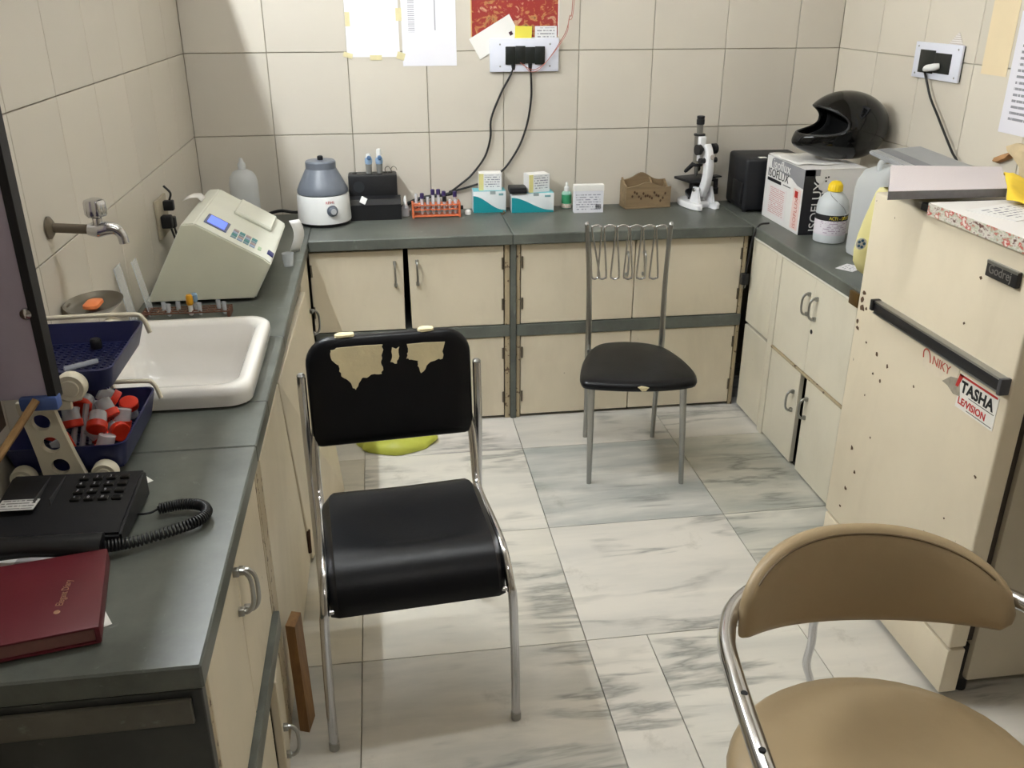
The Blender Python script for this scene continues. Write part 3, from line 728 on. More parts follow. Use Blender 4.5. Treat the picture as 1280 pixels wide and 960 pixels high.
# --- tan armchair
C3 = Vector((.768, .965, 0))
t = thing('armchair', 'tan vinyl tub chair with curved padded back and bent chrome tube arms', 'chair', C3, math.radians(-4))
so = []
for k in range(40):
    a = 2*PI*k/40; r = .248+.012*math.cos(2*a); so.append((r*math.cos(a)-.014, r*.98*math.sin(a)+.012))
m = MB(); m.pad(so, [(.2, -.045), (.93, -.045), (.985, -.035), (1, -.01), (.985, .008), (.94, .020), (.8, .029), (.5, .032), (.2, .030), (.05, .029)], lambda a, b, h: Vector((a, b, .425+h)))
m.build('seat', TAN, t, 60)
# backrest swept around an arc
def arc3(f): # f -1..1 across the back
    a = math.radians(90 - f*51); r = .302
    return Vector((r*math.cos(a), -.034+r*math.sin(a), 0)), a
m = MB(); rs = []; N = 40
for i in range(N+1):
    f = i/N*2-1; c, a = arc3(f); nrm = Vector((math.cos(a), math.sin(a), 0))
    e = math.sqrt(max(0.0, 1-abs(f)**2.6)); top = .632+.108*e**1.1-.006*f; bot = .600-.046*math.cos(f*PI/2)-.006*f; bot = min(bot, top-.004)
    if abs(f) > .97: top, bot = (.628, .608)
    mid = (top+bot)/2; hh = (top-bot)/2; th = .021*max(.25, e**.6); ring = []
    for k in range(16):
        b = 2*PI*k/16; cx = math.copysign(abs(math.cos(b))**.6, math.cos(b)); sz = math.copysign(abs(math.sin(b))**.8, math.sin(b))
        ring.append(Vector((c.x, c.y, 0)) + nrm*(th*cx + .035*(sz*hh/.1)*.35) + Vector((0, 0, mid+hh*sz)))
    rs.append(ring)
m.rings(rs); bk = m.build('backrest', TAN, t, 60)
# piping along the upper rear edge
pp = []
for i in range(3, N-2):
    r_ = rs[i]; pp.append(r_[5]*.65+r_[6]*.35)
MB().tube(pp, .0022, 6).build('piping', M('tan piping', (104, 86, 60), .45), bk, 60)
def arm(s):
    pts = []
    for f in (.0, .35, .65, .92):
        c, a = arc3(f); nrm = Vector((math.cos(a), math.sin(a), 0)); q = c+nrm*(.030 if f < .7 else .026); pts.append((s*q.x, q.y, .640))
    pts += [(s*.277, .105, .648), (s*.292, .01, .655), (s*.300, -.12, .650), (s*.298, -.22, .625), (s*.292, -.262, .56), (s*.286, -.270, .45), (s*.284, -.272, .2), (s*.284, -.274, .0)]
    m = MB().tube(pts, .0145, 14, 6); a_ = m.build('arm_tube', CHROME, t, 60)
    for yy, zz in ((-.035, .6545), (-.135, .6488)):
        MB().lathe([(.0055, 0), (.0045, .0012)], 10, Matrix.Translation((s*(.2945 if yy > -.1 else .3005), yy, zz+.0140))).build('screw_hole', INK, a_)
    return a_
arm(-1); arm(1)
MB().tube([(-.284, -.27, .40), (.284, -.27, .40)], .009, 8).build('front_rail', CHROME, t, 60)
MB().tube([(-.26, -.24, .378), (-.1, .15, .374), (.1, .15, .374), (.26, -.24, .378)], .008, 8, 5).build('seat_support', CHROME, t, 60)
def leg3(pts): MB().tube([Vector(q) for q in pts], .0085, 10, 6).build('rear_leg', CHROME, t, 60)
R3 = (Matrix.Translation(C3) @ Matrix.Rotation(math.radians(-4), 4, 'Z')).inverted()
w1 = [(.80, 1.262, .64), py(1.37, 1022, 765), py(1.40, 1014, 805), py(1.42, 1008, 830), py(1.44, 1013, 852), (.90, 1.46, .08), (.93, 1.47, 0)]
leg3([R3 @ Vector(q) for q in w1])
leg3([(.13, .17, .375), (.22, .24, .30), (.27, .33, .10), (.28, .345, 0)])

# ================================================================== sink, tap and things on the left worktop
t = thing('sink', 'white ceramic rectangular sink set into the stone worktop', 'sink', (-.5, 2.07, ZT))
CER = M('ceramic', (236, 233, 228), .14, 0, .02, coat=.4)
ox, oy = -.5, 2.07
out = rrect(.388, .478, .045, 7, .0, 0); 
def ring(w_, h_, r_, z, cx=0, cy=0): return [Vector((a+cx, b+cy, z)) for a, b in rrect(w_, h_, r_, 7)]
m = MB()
rs = [ring(.310, .37, .04, -.105), ring(.345, .405, .045, -.060), ring(.346, .406, .045, .0), ring(.362, .452, .05, .0005), ring(.384, .474, .05, .006), ring(.390, .480, .05, .030), ring(.386, .476, .05, .044), ring(.370, .460, .048, .051),
      ring(.338, .424, .045, .050), ring(.318, .402, .045, .040), ring(.300, .380, .05, -.02), ring(.275, .345, .06, -.080), ring(.24, .30, .07, -.094), ring(.05, .05, .02, -.098)]
m.rings(rs, True); m.build('basin', CER, t, 50)
MB().lathe([(.0, -.0975), (.024, -.0975), (.024, -.0945), (.018, -.0935)], 20).build('drain', STEEL, t)
for k in range(6):
    MB().lathe([(.003, -.0005), (.002, .0008)], 7, Matrix.Translation((random.uniform(-.09, .09), random.uniform(.02, .13), -.0925))).build('grit', RUST, t, 0)

t = thing('water_tap', 'chrome bib tap on a wall pipe above the sink', 'tap', (XL, 2.0, 1.13))
def rel(v): return (v[0]-XL, v[1]-2.0, v[2]-1.13)
MB().lathe([(.024, 0), (.024, .004), (.016, .010), (.012, .012)], 20, Matrix.Translation((.001, 0, 0)) @ Matrix.Rotation(PI/2, 4, 'Y')).build('flange', DULL, t)
MB().tube([(.008, 0, 0), (.085, 0, -.006)], .0105, 12).build('pipe', DULL, t, 60)
MB().tube([(.08, 0, -.006), (.10, 0, -.008), (.118, 0, -.005), (.136, 0, -.008), (.146, 0, -.020), (.149, 0, -.038)], [.012, .016, .015, .012, .0105, .0105], 14, 5).build('spout', CHROME, t, 60)
MB().lathe([(.010, 0), (.010, .016), (.012, .018)], 16, Matrix.Translation((.102, 0, .002))).build('stem', CHROME, t)
m = MB(); prof = []
for z, r in ((.020, .012), (.022, .019), (.026, .0215), (.050, .0215), (.056, .019), (.0585, .012)):
    prof.append([Vector((.102+r*(1+.07*math.cos(6*a))*math.cos(a), r*(1+.07*math.cos(6*a))*math.sin(a), z)) for a in [2*PI*k/36 for k in range(36)]])
m.rings(prof); m.build('handle', CHROME, t, 40)

# soap dish
sd = thing('soap_dish', 'oval metal soap dish fixed on the tiles beside the tap', 'soap dish', (XL, 1.99, .945))
m = MB(); rs = []
for k, z in ((.15, .0), (.7, .004), (.93, .016), (1, .022), (.955, .021), (.88, .014), (.6, .008), (.1, .006)):
    rs.append([Vector((.066+.060*k*math.cos(a), .082*k*math.sin(a), z)) for a in [2*PI*i/32 for i in range(32)]])
m.rings(rs); m.build('dish', M('dish steel', (120, 116, 108), .35, 1, .1), sd, 50); MB().box((.0005, -.015, -.01), (.014, .015, .018), .003).build('bracket', DULL, sd)
m = MB(); m.pad([(q[0], q[1]) for q in rrect(.034, .064, .015, 5)], [(.5, -.008), (1, 0), (.95, .006), (.6, .009)], lambda a, b, h: Vector((a, b, h)))
q = tag(m.build('soap_bar', M('orange soap', (226, 128, 74), .5, 0, .08), None, 50), 'worn orange soap bar in the oval metal dish', 'soap'); q.location = (XL+.066, 1.985, .961)

# analyser
AY0, AY1 = 2.58, 3.06
t = thing('blood_analyser', 'sloping grey-white desktop analyser with small lit blue screen', 'analyser', (-.5, AY0, ZT))
APL = M('analyser grey', (218, 219, 206), .45, 0, .04); ASD = M('analyser side', (214, 214, 194), .5, 0, .04)
prof = [(-.683, .010), (-.559, .233), (-.524, .234), (-.344, .126), (-.326, .110), (-.381, .010)]
prof = [(a+.5, b) for a, b in prof]
m = MB(); m.prism(prof, lambda a, b: Vector((a, 0, b)), lambda a, b: Vector((a+.004*0, AY1-AY0, b)))
bmesh.ops.bevel(m.bm, geom=list(m.bm.edges), offset=.004, segments=2, affect='EDGES'); m.build('housing', APL, t, 30)
MB().prism([(a*.97+.0, b*.97+.003) for a, b in prof], lambda a, b: Vector((a, -.0015, b)), lambda a, b: Vector((a, .002, b))).build('side_panel', ASD, t, 0)
for xx in (-.16, .10):
    for yy in (.04, .43): MB().cyl((xx, yy, 0), (xx, yy, .012), .012).build('foot', BLACK, t)
# slope frame: from (-.024,.234) to (.156,.126)
s0 = Vector((-.024, 0, .234)); s1 = Vector((.156, 0, .126)); sd_ = (s1-s0).normalized(); sn = Vector((-sd_.z, 0, sd_.x))
if sn.z < 0: sn = -sn
L_ = (s1-s0).length
def slope(a, y, h): return s0+sd_*a+Vector((0, y, 0))+sn*h
def spanel(a0, a1, ya, yb, h0, h1, name, mat, par=t, bev=.0015):
    m = MB(); m.rings([[slope(a0, ya, h0), slope(a1, ya, h0), slope(a1, yb, h0), slope(a0, yb, h0)], [slope(a0, ya, h1), slope(a1, ya, h1), slope(a1, yb, h1), slope(a0, yb, h1)]], True)
    if bev: bmesh.ops.bevel(m.bm, geom=list(m.bm.edges), offset=bev, segments=1, affect='EDGES')
    return m.build(name, mat, par, 0)
sb = spanel(.018, .085, .055, .155, -.002, .003, 'screen_frame', M('screen frame', (84, 92, 128), .4), t)
spanel(.026, .077, .066, .144, .0025, .0036, 'screen', M('lit screen', (84, 112, 255), .3, 0, .1, 30, emit=.45), sb, 0)
kc = [(120, 150, 160), (70, 140, 140), (150, 165, 190), (170, 150, 150)]
for r in range(4):
    for c in range(4):
        a0 = .100+c*.019; ya = .045+r*.023
        spanel(a0, a0+.016, ya, ya+.019, -.001, .002, 'key', M('key colour %d' % ((r+c*2) % 4), kc[(r+c*2) % 4], .5), t, 0)
spanel(.182, .192, .05, .08, -.001, .0015, 'key', M('key green', (170, 196, 160), .5), t, 0)
spanel(.075, .198, .285, .455, -.001, .012, 'cover_flap', APL, t, .004)
m = MB(); c_ = Vector((.164, .075, .118)); m.box((-.010, -.02, -.004), (.010, .02, .004), .002, Matrix.Translation(c_) @ Matrix.Rotation(math.radians(42), 4, 'Y')); m.build('button', M('navy button', (40, 44, 100), .4), t)
m = MB(); m.rings([[Vector((-.048, .28, .235)), Vector((-.048, .35, .235))], [Vector((-.06, .28, .248)), Vector((-.06, .35, .248))], [Vector((-.08, .27, .250)), Vector((-.08, .34, .250))], [Vector((-.10, .26, .243)), Vector((-.10, .33, .243))]], cap=False, closed=False)
m.build('paper_strip', PAPER, t, 60, solid=.0008)
# white roll behind the analyser and small clear cup
m = MB(); m.rings([[Vector((-.318+.012*math.sin(f*4), 3.085+.02*f, ZT+.001+.115*(1-f))) , Vector((-.285+.012*math.sin(f*4), 3.105+.02*f, ZT+.001+.115*(1-f)))] for f in [k/8 for k in range(9)]], cap=False, closed=False)
tag(m.build('paper_printout', PAPER, None, 60, solid=.001), 'curled white paper printout standing at the right of the analyser', 'paper')
def lathe_obj(name, prof, mat, loc, label, cat, seg=24, group=None, parent=None, sm=40):
    o = MB().lathe(prof, seg).build(name, mat, parent, sm); o.location = loc
    if label: tag(o, label, cat, group)
    return o
lathe_obj('clear_cup', [(.0005, .001), (.016, 0), (.020, .042), (.0185, .042), (.0150, .003), (.0005, .003)], CLEAR, (-.318, 2.945, ZT), 'small clear plastic cup on the worktop edge by the analyser', 'cup')
# carboy behind
t = thing('wash_bottle', 'translucent white round-shouldered bottle in the corner behind the analyser', 'bottle', (-.52, 3.56, ZT))
MB().lathe([(.02, 0), (.050, .002), (.053, .012), (.053, .158), (.049, .180), (.037, .198), (.020, .207), (.013, .209)], 28).build('bottle_body', MILKY, t, 40)
MB().lathe([(.013, .208), (.015, .214), (.015, .228), (.009, .236), (.006, .248), (.003, .250)], 20).build('cap', MILKY, t, 40)
# brown tube rack in front of the analyser with vials
t = thing('vial_rack', 'low brown wire vial rack between the sink and analyser', 'rack', (-.553, 2.475, ZT))
BRW = M('rack brown', (110, 74, 58), .6, 0, .15)
m = MB()
for k in range(13): x = -.115+k*.019; m.box((x-.0012, -.028, .016), (x+.0012, .028, .0195))
for k in range(4): y = -.027+k*.018; m.box((-.118, y-.0012, .016), (.118, y+.0012, .0195))
m.build('grid', BRW, t, 0)
for sx in (-.114, .114): MB().box((sx-.004, -.028, 0), (sx+.004, .028, .018), .001).build('end', BRW, t, 0)
for i, x in enumerate((-.068, -.052, -.030, .030, .078, .096)):
    v = MB().lathe([(.003, .004), (.0062, .007), (.0066, .040), (.0056, .040), (.0050, .009), (.001, .008)], 10).build('glass_vial', CLEAR, None, 40)
    v.location = (-.553+x+.006, 2.475+(-.0095 if i % 2 else .0085), ZT); tag(v, 'short clear vial standing open in the brown rack', 'vial', 'open vials in the brown rack')
v = thing('capped_vial', 'vial with yellow cap standing in the brown rack by the analyser', 'vial', (-.553+.012, 2.466, ZT))
MB().lathe([(.003, .004), (.0065, .007), (.0065, .036)], 12).build('tube', WHITEP, v); MB().lathe([(.0075, .035), (.0095, .040), (.0095, .058), (.007, .064)], 12).build('cap', M('amber cap', (232, 166, 40), .4), v)
v = thing('capped_vial', 'vial with pale blue cap behind the yellow-capped one in the brown rack', 'vial', (-.553+.022, 2.484, ZT))
MB().lathe([(.003, .004), (.0065, .007), (.0065, .040)], 12).build('tube', CLEAR, v); MB().lathe([(.0075, .039), (.0085, .043), (.0085, .058), (.006, .062)], 12).build('cap', M('pale blue cap', (140, 172, 200), .4), v)
# clear glass slides standing by the wall, dirty sponge
m = MB().box((-.003, -.03, 0), (.0, .03, .17), .0005); q = tag(m.build('glass_plate', CLEAR, None, 0), 'tall clear glass plate leaning on the tiles behind the sink', 'glass plate'); q.location = (-.674, 2.405, ZT); q.rotation_euler = (0, -.13, 0)
m = MB().box((-.003, -.024, 0), (.0, .024, .16), .0005); q = tag(m.build('glass_plate', CLEAR, None, 0), 'shorter clear glass plate standing before the analyser side', 'glass plate'); q.location = (-.652, 2.50, ZT); q.rotation_euler = (0, -.16, 0)
m = MB(); rs = []
for k, z in ((.5, 0), (1, .008), (1.05, .018), (.8, .030), (.3, .034)):
    rs.append([Vector((.024*k*math.cos(a)*(1+.15*math.sin(3*a+z*90)), .02*k*math.sin(a)*(1+.15*math.cos(4*a)), z)) for a in [2*PI*i/18 for i in range(18)]])
m.rings(rs); q = tag(m.build('scouring_sponge', M('sponge', (138, 126, 98), .95, 0, .25, 60, .6, 150), None, 60), 'crumpled grey-brown scouring sponge by the sink corner', 'sponge'); q.location = (-.665, 2.345, ZT)
# plug cluster and cables on the left wall
t = thing('wall_plugs', 'dark plugs and tangled cables in a socket behind the analyser', 'socket', (XL, 2.98, .93))
MB().box((.0005, -.07, -.06), (.010, .07, .06), .002).build('plate', M('dirty plate', (168, 158, 138), .6, 0, .2, 20), t)
for (y, z, s) in ((-.035, -.010, .020), (.012, -.022, .018), (.02, .03, .016)):
    MB().box((.010, y-s*.8, z-s), (.042, y+s*.8, z+s), .004).build('plug', BLACK, t)
for (a, b) in (((.035, -.035, -.028), (.04, -.06, -.166)), ((.035, .012, -.04), (.03, .0, -.166)), ((.03, .02, .046), (.016, .03, .09))):
    mid = [(a[i]+b[i])/2+(.012 if i == 0 else 0) for i in range(3)]
    MB().tube([a, mid, b], .0035, 8, 6).build('cable', CORD, t, 60)

# ---------------- two-tier basket stand
t = thing('basket_stand', 'two-tier navy mesh basket stand with ivory end frames', 'basket stand', (-.60, 1.56, ZT))
bx0, bx1, by0, by1 = -.098, .108, -.015, .243
def tray(z, h, slant=0):
    p = MB()
    # floor lattice
    nxx, nyy = 13, 18; g0 = .003
    xs_ = [bx0+.012+(bx1-bx0-.024)*k/nxx for k in range(nxx+1)]; ys_ = [by0+.012+(by1-by0-.024)*k/nyy for k in range(nyy+1)]
    for x in xs_: p.box((x-g0, by0+.012, z), (x+g0, by1-.012, z+.003))
    for y in ys_: p.box((bx0+.012, y-g0, z), (bx1-.012, y+g0, z+.003))
    o = p.build('basket', NAVY, t, 0)
    q = MB()
    outer = lambda zz, e: [Vector((a, b, zz)) for a, b in rrect(bx1-bx0-.02+2*e, by1-by0-.02+2*e, .02, 5, (bx0+bx1)/2, (by0+by1)/2)]
    q.rings([outer(z, 0), outer(z+h, .010), outer(z+h, .0135), outer(z+h-.004, .0135), outer(z, .003)], cap=False)
    q.build('basket_wall', NAVY, o, 30)
    return o
tray(.022, .052); tray(.178, .042)
# near frame: ladder plate with three round holes, feet knobs
def frame(y, zt_, holes=True):
    m = MB(); yy0, yy1 = y-.006, y+.006
    def ringpl(cx, cz, r, hw0, hw1, z0_, z1_, xo0, xo1):
        N_ = 24; outer = []; inner = []
        for k in range(N_):
            a = 2*PI*k/N_; c_, s_ = math.cos(a), math.sin(a); inner.append((cx+r*c_, cz+r*s_))
            sc = 1/max(abs(c_), abs(s_)); zz = cz+s_*sc*(z1_-z0_)/2; f = (zz-z0_)/(z1_-z0_)
            cxx = xo0+(xo1-xo0)*f; hw = hw0+(hw1-hw0)*f; outer.append((cxx+c_*sc*hw, zz))
        A = m.verts([(a, yy0, b) for a, b in outer]); B = m.verts([(a, yy0, b) for a, b in inner]); C = m.verts([(a, yy1, b) for a, b in outer]); D_ = m.verts([(a, yy1, b) for a, b in inner])
        for k in range(N_):
            j = (k+1) % N_; m.face([A[k], A[j], B[j], B[k]]); m.face([C[k], D_[k], D_[j], C[j]]); m.face([B[k], B[j], D_[j], D_[k]]); m.face([A[k], C[k], C[j], A[j]])
    zs = [.022, .066, .110, .154]; xo = [.004, -.004, -.012, -.020]; hw = [.036, .032, .030, .030]
    for k in range(3): ringpl((xo[k]+xo[k+1])/2, (zs[k]+zs[k+1])/2, .0155, hw[k], hw[k+1], zs[k], zs[k+1], xo[k], xo[k+1])
    m.box((-.075, yy0, .004), (.085, yy1, .0225), .003); m.box((-.052, yy0, .153), (.040, yy1, .172), .003)
    f = m.build('end_frame', CREAMP, t, 20)
    for (x, z, r) in ((.072, .0235, .023), (-.068, .0225, .022), (.045, .196, .026)):
        MB().lathe([(.004, -.014), (r*.55, -.0135), (r*.6, -.011), (r*.9, -.012), (r, -.008), (r, .008)], 24, Matrix.Translation((x, y, z)) @ Matrix.Rotation(PI/2, 4, 'X') @ Matrix.Scale(-1, 4, (0, 0, 1))).build('knob', CREAMP, f, 40)
    MB().box((.0, yy0, .168), (.06, yy1, .20), .006).build('upper_arm', CREAMP, f, 30)
frame(-.026, .2); frame(.256, .2)
for zz in (.082, .228): MB().tube([(bx0+.02, .259, zz-.004), (bx0+.03, .259, zz), (bx1-.03, .259, zz), (bx1-.004, .259, zz-.008), (bx1+.006, .259, zz-.04)], .005, 8, 4).build('white_rim', CREAMP, t, 60)
# sample cups in the lower basket: clear cups with red screw lids
def cup(loc, rot, sc=1.0):
    c = thing('sample_cup', 'clear sample cup upside down on its red lid at the bottom of the lower basket', 'sample cup', loc, 0, 'red-lidded sample cups in the basket'); c.rotation_euler = rot
    MB().lathe([(.0005, -.020), (.0135, -.0205), (.0155, -.019), (.0165, .008), (.0155, .008), (.0145, -.0175), (.0005, -.018)], 20).build('cup_body', CLEAR, c, 40)
    MB().lathe([(.0185, .004), (.0185, .0165), (.017, .018), (.002, .0182)], 24).build('lid', REDL, c, 40); return c
cup0 = None
R = random.Random(3)
zb_ = ZT+.0295
spots = [(-.538, 1.590, .022, (2.9, .3, 0)), (-.565, 1.640, .022, (2.6, -.4, 1)), (-.530, 1.650, .0225, (1.5, .2, .6)), (-.535, 1.705, .022, (2.8, .2, 0)), (-.575, 1.70, .021, (.3, .2, 0)), (-.615, 1.60, .022, (1.3, .3, 2)), (-.645, 1.66, .022, (2.7, .3, 0)),
         (-.532, 1.752, .023, (.35, .1, 0)), (-.58, 1.765, .022, (2.9, 0, 0)), (-.552, 1.615, .058, (2.2, .5, .4)), (-.550, 1.672, .058, (2.7, -.5, 0)), (-.562, 1.735, .058, (2.3, .4, 2)), (-.605, 1.64, .058, (2.8, .3, 1)), (-.63, 1.74, .022, (1.4, 0, 1)), (-.60, 1.70, .058, (1.7, .5, 0))]
for i, (x, y, z, r) in enumerate(spots):
    if cup0 is None: cup0 = cup((x, y, zb_+z), r)
    else:
        c = copytree(cup0, (x, y, zb_+z)); c.rotation_euler = r
        if 1.2 < r[0] < 2.0: c['label'] = 'clear sample cup lying on its side, red lid sideways, in the lower basket'
        elif r[0] < 1: c['label'] = 'clear sample cup standing with red lid uppermost in the lower basket'
        elif z > .05: c['label'] = 'tipped clear sample cup, lid down, on top of the heap in the lower basket'
for i in range(4):
    q = MB().tube([(0, 0, 0), (0, 0, .085)], .0055, 8).build('test_tube', CLEAR, None, 40)
    q.location = (-.606+i*.013, 1.612+.014*i, ZT+.03); q.rotation_euler = (-.55, .12, 0); tag(q, 'long clear empty tube sloping in the lower basket', 'test tube', 'empty tubes in the lower basket')
for (x, y, mt, lb, cat) in ((-.648, 1.685, M('violet cap', (66, 48, 150), .4), 'small violet cap lying in the upper basket', 'cap'), (-.575, 1.76, BLACK, 'small black cap lying in the upper basket', 'cap'), (-.64, 1.615, M('pink bottle', (180, 96, 120), .4), 'small pink cap lying in the upper basket', 'cap')):
    q = MB().lathe([(.010, 0), (.011, .002), (.011, .016), (.008, .020)], 14).build('bottle_cap', mt, None, 40); q.location = (x, y, ZT+.1815); tag(q, lb, cat)
q = MB().tube([(0, 0, .006), (.05, .035, .006)], .005, 8).build('syringe_tube', CLEAR, None, 40); q.location = (-.600, 1.64, ZT+.1815); tag(q, 'thin clear plastic tube lying in the upper basket', 'tube')

# ---------------- grey board of a wall cupboard at the left
t = thing('wall_cupboard', 'grey wall cupboard panel with black edging hanging above the baskets', 'cupboard', (XL, 1.47, .965))
BOARD = M('grey board', (186, 176, 192), .6, 0, .08); 
lean = .022
def lp(x, y, z): return (x+lean*(-.0)*z, y, z)
MB().box((.0005, .0, .0), (.1330, .022, .86), .001).build('panel', BOARD, t, 0)
MB().box((.1330, -.006, -.004), (.1470, .026, .86), .001).build('black_edge', M('black edging', (26, 25, 28), .55, 0, .1), t, 0)
MB().box((.0005, -.085, -.045), (.058, -.001, .86), .003).build('wooden_side', m_wood('dark old wood', (44, 30, 20), (70, 48, 30)), t, 0)
MB().box((.0005, -.18, -.02), (.02, -.086, .86), .003).build('wooden_back', m_wood('brown old wood', (84, 58, 34), (112, 80, 48)), t, 0)
MB().lathe([(.010, 0), (.009, .005), (.003, .008)], 16, Matrix.Translation((.128, -.001, .150)) @ Matrix.Rotation(PI/2, 4, 'X')).build('screw', CHROME, t)
MB().box((.088, -.012, -.018), (.149, .012, .006), .004).build('end_cap', M('blue cap', (74, 98, 158), .5), t)
MB().tube([(.118, -.014, .004), (.06, -.09, -.075), (-.0+.02, -.16, -.13)], .0065, 8).build('bamboo_strip', m_wood('bamboo', (132, 100, 62), (162, 128, 84)), t)

# ---------------- telephone
pr = math.radians(-2)
t = thing('telephone', 'black push-button desk telephone with coiled cord', 'telephone', (-.548, 1.395, ZT), pr)
m = MB(); pf = [(-.085, .004), (-.085, .030), (-.07, .036), (.075, .058), (.085, .052), (.085, .004)]
m.prism(pf, lambda a, b: Vector((-.115, a, b)), lambda a, b: Vector((.105, a, b))); bmesh.ops.bevel(m.bm, geom=list(m.bm.edges), offset=.004, segments=2, affect='EDGES'); body = m.build('body', BLACK, t, 30)
for xx in (-.10, .09):
    for yy in (-.07, .07): MB().cyl((xx, yy, 0), (xx, yy, .006), .008, seg=10).build('foot', BLACK, t)
def top(y): return .036+(y+.07)*(.022/.145)
MB().box((-.09, -.062, 0), (.060, -.020, .006), .002, Matrix.Translation((0, 0, top(-.041))) @ Matrix.Rotation(.151, 4, 'X')).build('front_plate', M('plate black', (38, 38, 42), .5), t)
KEYM = M('key black', (14, 14, 15), .4); KW = M('key legend', (170, 170, 175), .5, 0, 0)
chars = '123456789*0#'
for r in range(4):
    for c in range(3):
        x = .010+c*.0225; y = .058-r*.0185
        k = MB().box((x-.008, y-.0055, top(y)-.002), (x+.008, y+.0055, top(y)+.004), .0012, None, 1).build('key', KEYM, t, 0)
        lettering(chars[r*3+c], .008, KW, k, (x-.0025, y-.003, top(y)+.0044), (1, 0, 0), (0, 1, .15))
for r in range(4):
    y = .058-r*.0185; MB().box((.0775-.008, y-.0055, top(y)-.002), (.0775+.008, y+.0055, top(y)+.004), .0012, None, 1).build('key', KEYM, t, 0)
for x in (-.05, -.025): MB().box((x-.0006, -.01, top(-.01)-.002), (x+.0006, .07, top(.07)+.0003)).build('groove', M('groove', (60, 60, 62), .5), t, 0)
lb = MB().box((-.105, -.030, top(-.01)+.0), (-.045, .004, top(-.01)+.0012), 0, Matrix.Translation((0, 0, .006)) ).build('sticker', m_print('phone label', (206, 204, 200), (70, 66, 64), 0, 1, 4, .05, .95, .1, .95, .42, 10), t, 0)
# handset lying along the front
m = MB(); m.tube([(-.135, -.112, .026), (-.09, -.114, .032), (-.02, -.114, .034), (.05, -.112, .030), (.082, -.110, .024)], [.024, .019, .0165, .019, .023], 12, 5); m.build('handset', BLACK, t, 50)
# coiled cord
path = catmull([(.085, -.108, .022), (.125, -.088, .016), (.175, -.062, .016), (.213, -.035, .016), (.222, -.006, .016), (.205, .018, .016), (.172, .022, .016), (.138, .012, .016)], 10)
coil = []; turns = 58; NP = turns*9
for i in range(NP+1):
    f = i/NP*(len(path)-1); k = min(int(f), len(path)-2); p_ = path[k].lerp(path[k+1], f-k); tg = (path[k+1]-path[k]).normalized()
    s_ = tg.cross(Vector((0, 0, 1))).normalized(); u_ = s_.cross(tg); a = 2*PI*turns*i/NP
    coil.append(p_+s_*(.0085*math.cos(a))+u_*(.0085*math.sin(a)))
MB().tube(coil, .0019, 5).build('coiled_cord', BLACK, t, 60)
MB().tube([(.138, .012, .016), (.125, .006, .012), (.105, .004, .012), (.09, .01, .014)], .0022, 6, 4).build('straight_cord', BLACK, t, 60)

# red book with papers under it
ang = math.radians(11)
t = thing('diary', 'dark red hardbound diary with gold lettering on stone worktop', 'book', (-.548, 1.146, ZT+.0032), ang)
RB = M('maroon cover', (92, 26, 36), .42, 0, .08, 12, .06, 260)
MB().box((-.118, -.100, 0), (.112, .100, .003), .001).build('back_cover', RB, t, 0)
MB().box((-.112, -.096, .003), (.107, .096, .024), .001).build('pages', M('page block', (120, 84, 78), .8, 0, .1, 80), t, 0)
cv = MB().box((-.118, -.100, .024), (.112, .100, .028), .0015).build('front_cover', RB, t, 30)
MB().box((.106, -.100, .0005), (.1135, .100, .0275), .002).build('fore_edge_flap', RB, t, 30)
GOLD = M('gold foil', (206, 170, 140), .35, .6, 0)
lettering('Elegant Diary', .0145, GOLD, cv, (.062, -.035, .0285), (.12, 1, 0), (-1, .12, 0), depth=.0004, xs=.8)
MB().lathe([(.0045, .0281), (.0040, .0288)], 14, Matrix.Translation((.056, -.048, 0))).build('emblem', GOLD, cv)
def sheet(loc, w_, h_, rz, label, mat=PAPER, z=.0004):
    q = MB().box((-w_/2, -h_/2, 0), (w_/2, h_/2, .0006)).build('paper_slip', mat, None, 0); q.location = loc; q.rotation_euler = (0, 0, rz); return tag(q, label, 'paper')
sheet((-.470, 1.118, ZT+.0004), .09, .06, .5, 'white paper scrap poking from under the red diary towards the worktop edge')
sheet((-.510, 1.088, ZT+.0012), .09, .05, .25, 'white paper corner showing below the near edge of the red diary')
sheet((-.610, 1.262, ZT+.0004), .10, .085, .55, 'white paper with slanted corner between the diary and telephone')
sheet((-.578, 1.272, ZT+.0012), .06, .06, -.1, 'greyish paper slip under the handset beside the diary', M('greyish paper', (190, 186, 188), .7, 0, .03))
sheet((-.470, 1.535, ZT+.0004), .03, .035, .7, 'tiny white paper bit at the foot of the basket stand')
m = MB().tube([(-.508, 1.305, ZT+.030), (-.502, 1.292, ZT+.024), (-.490, 1.283, ZT+.014), (-.474, 1.276, ZT+.008), (-.463, 1.273, ZT+.007)], [.011, .010, .007, .006, .005], 10, 5)
tag(m.build('rubber_teat', M('brown rubber', (150, 92, 66), .5, 0, .1), None, 60), 'orange-brown rubber teat lying against the telephone handset', 'rubber teat')

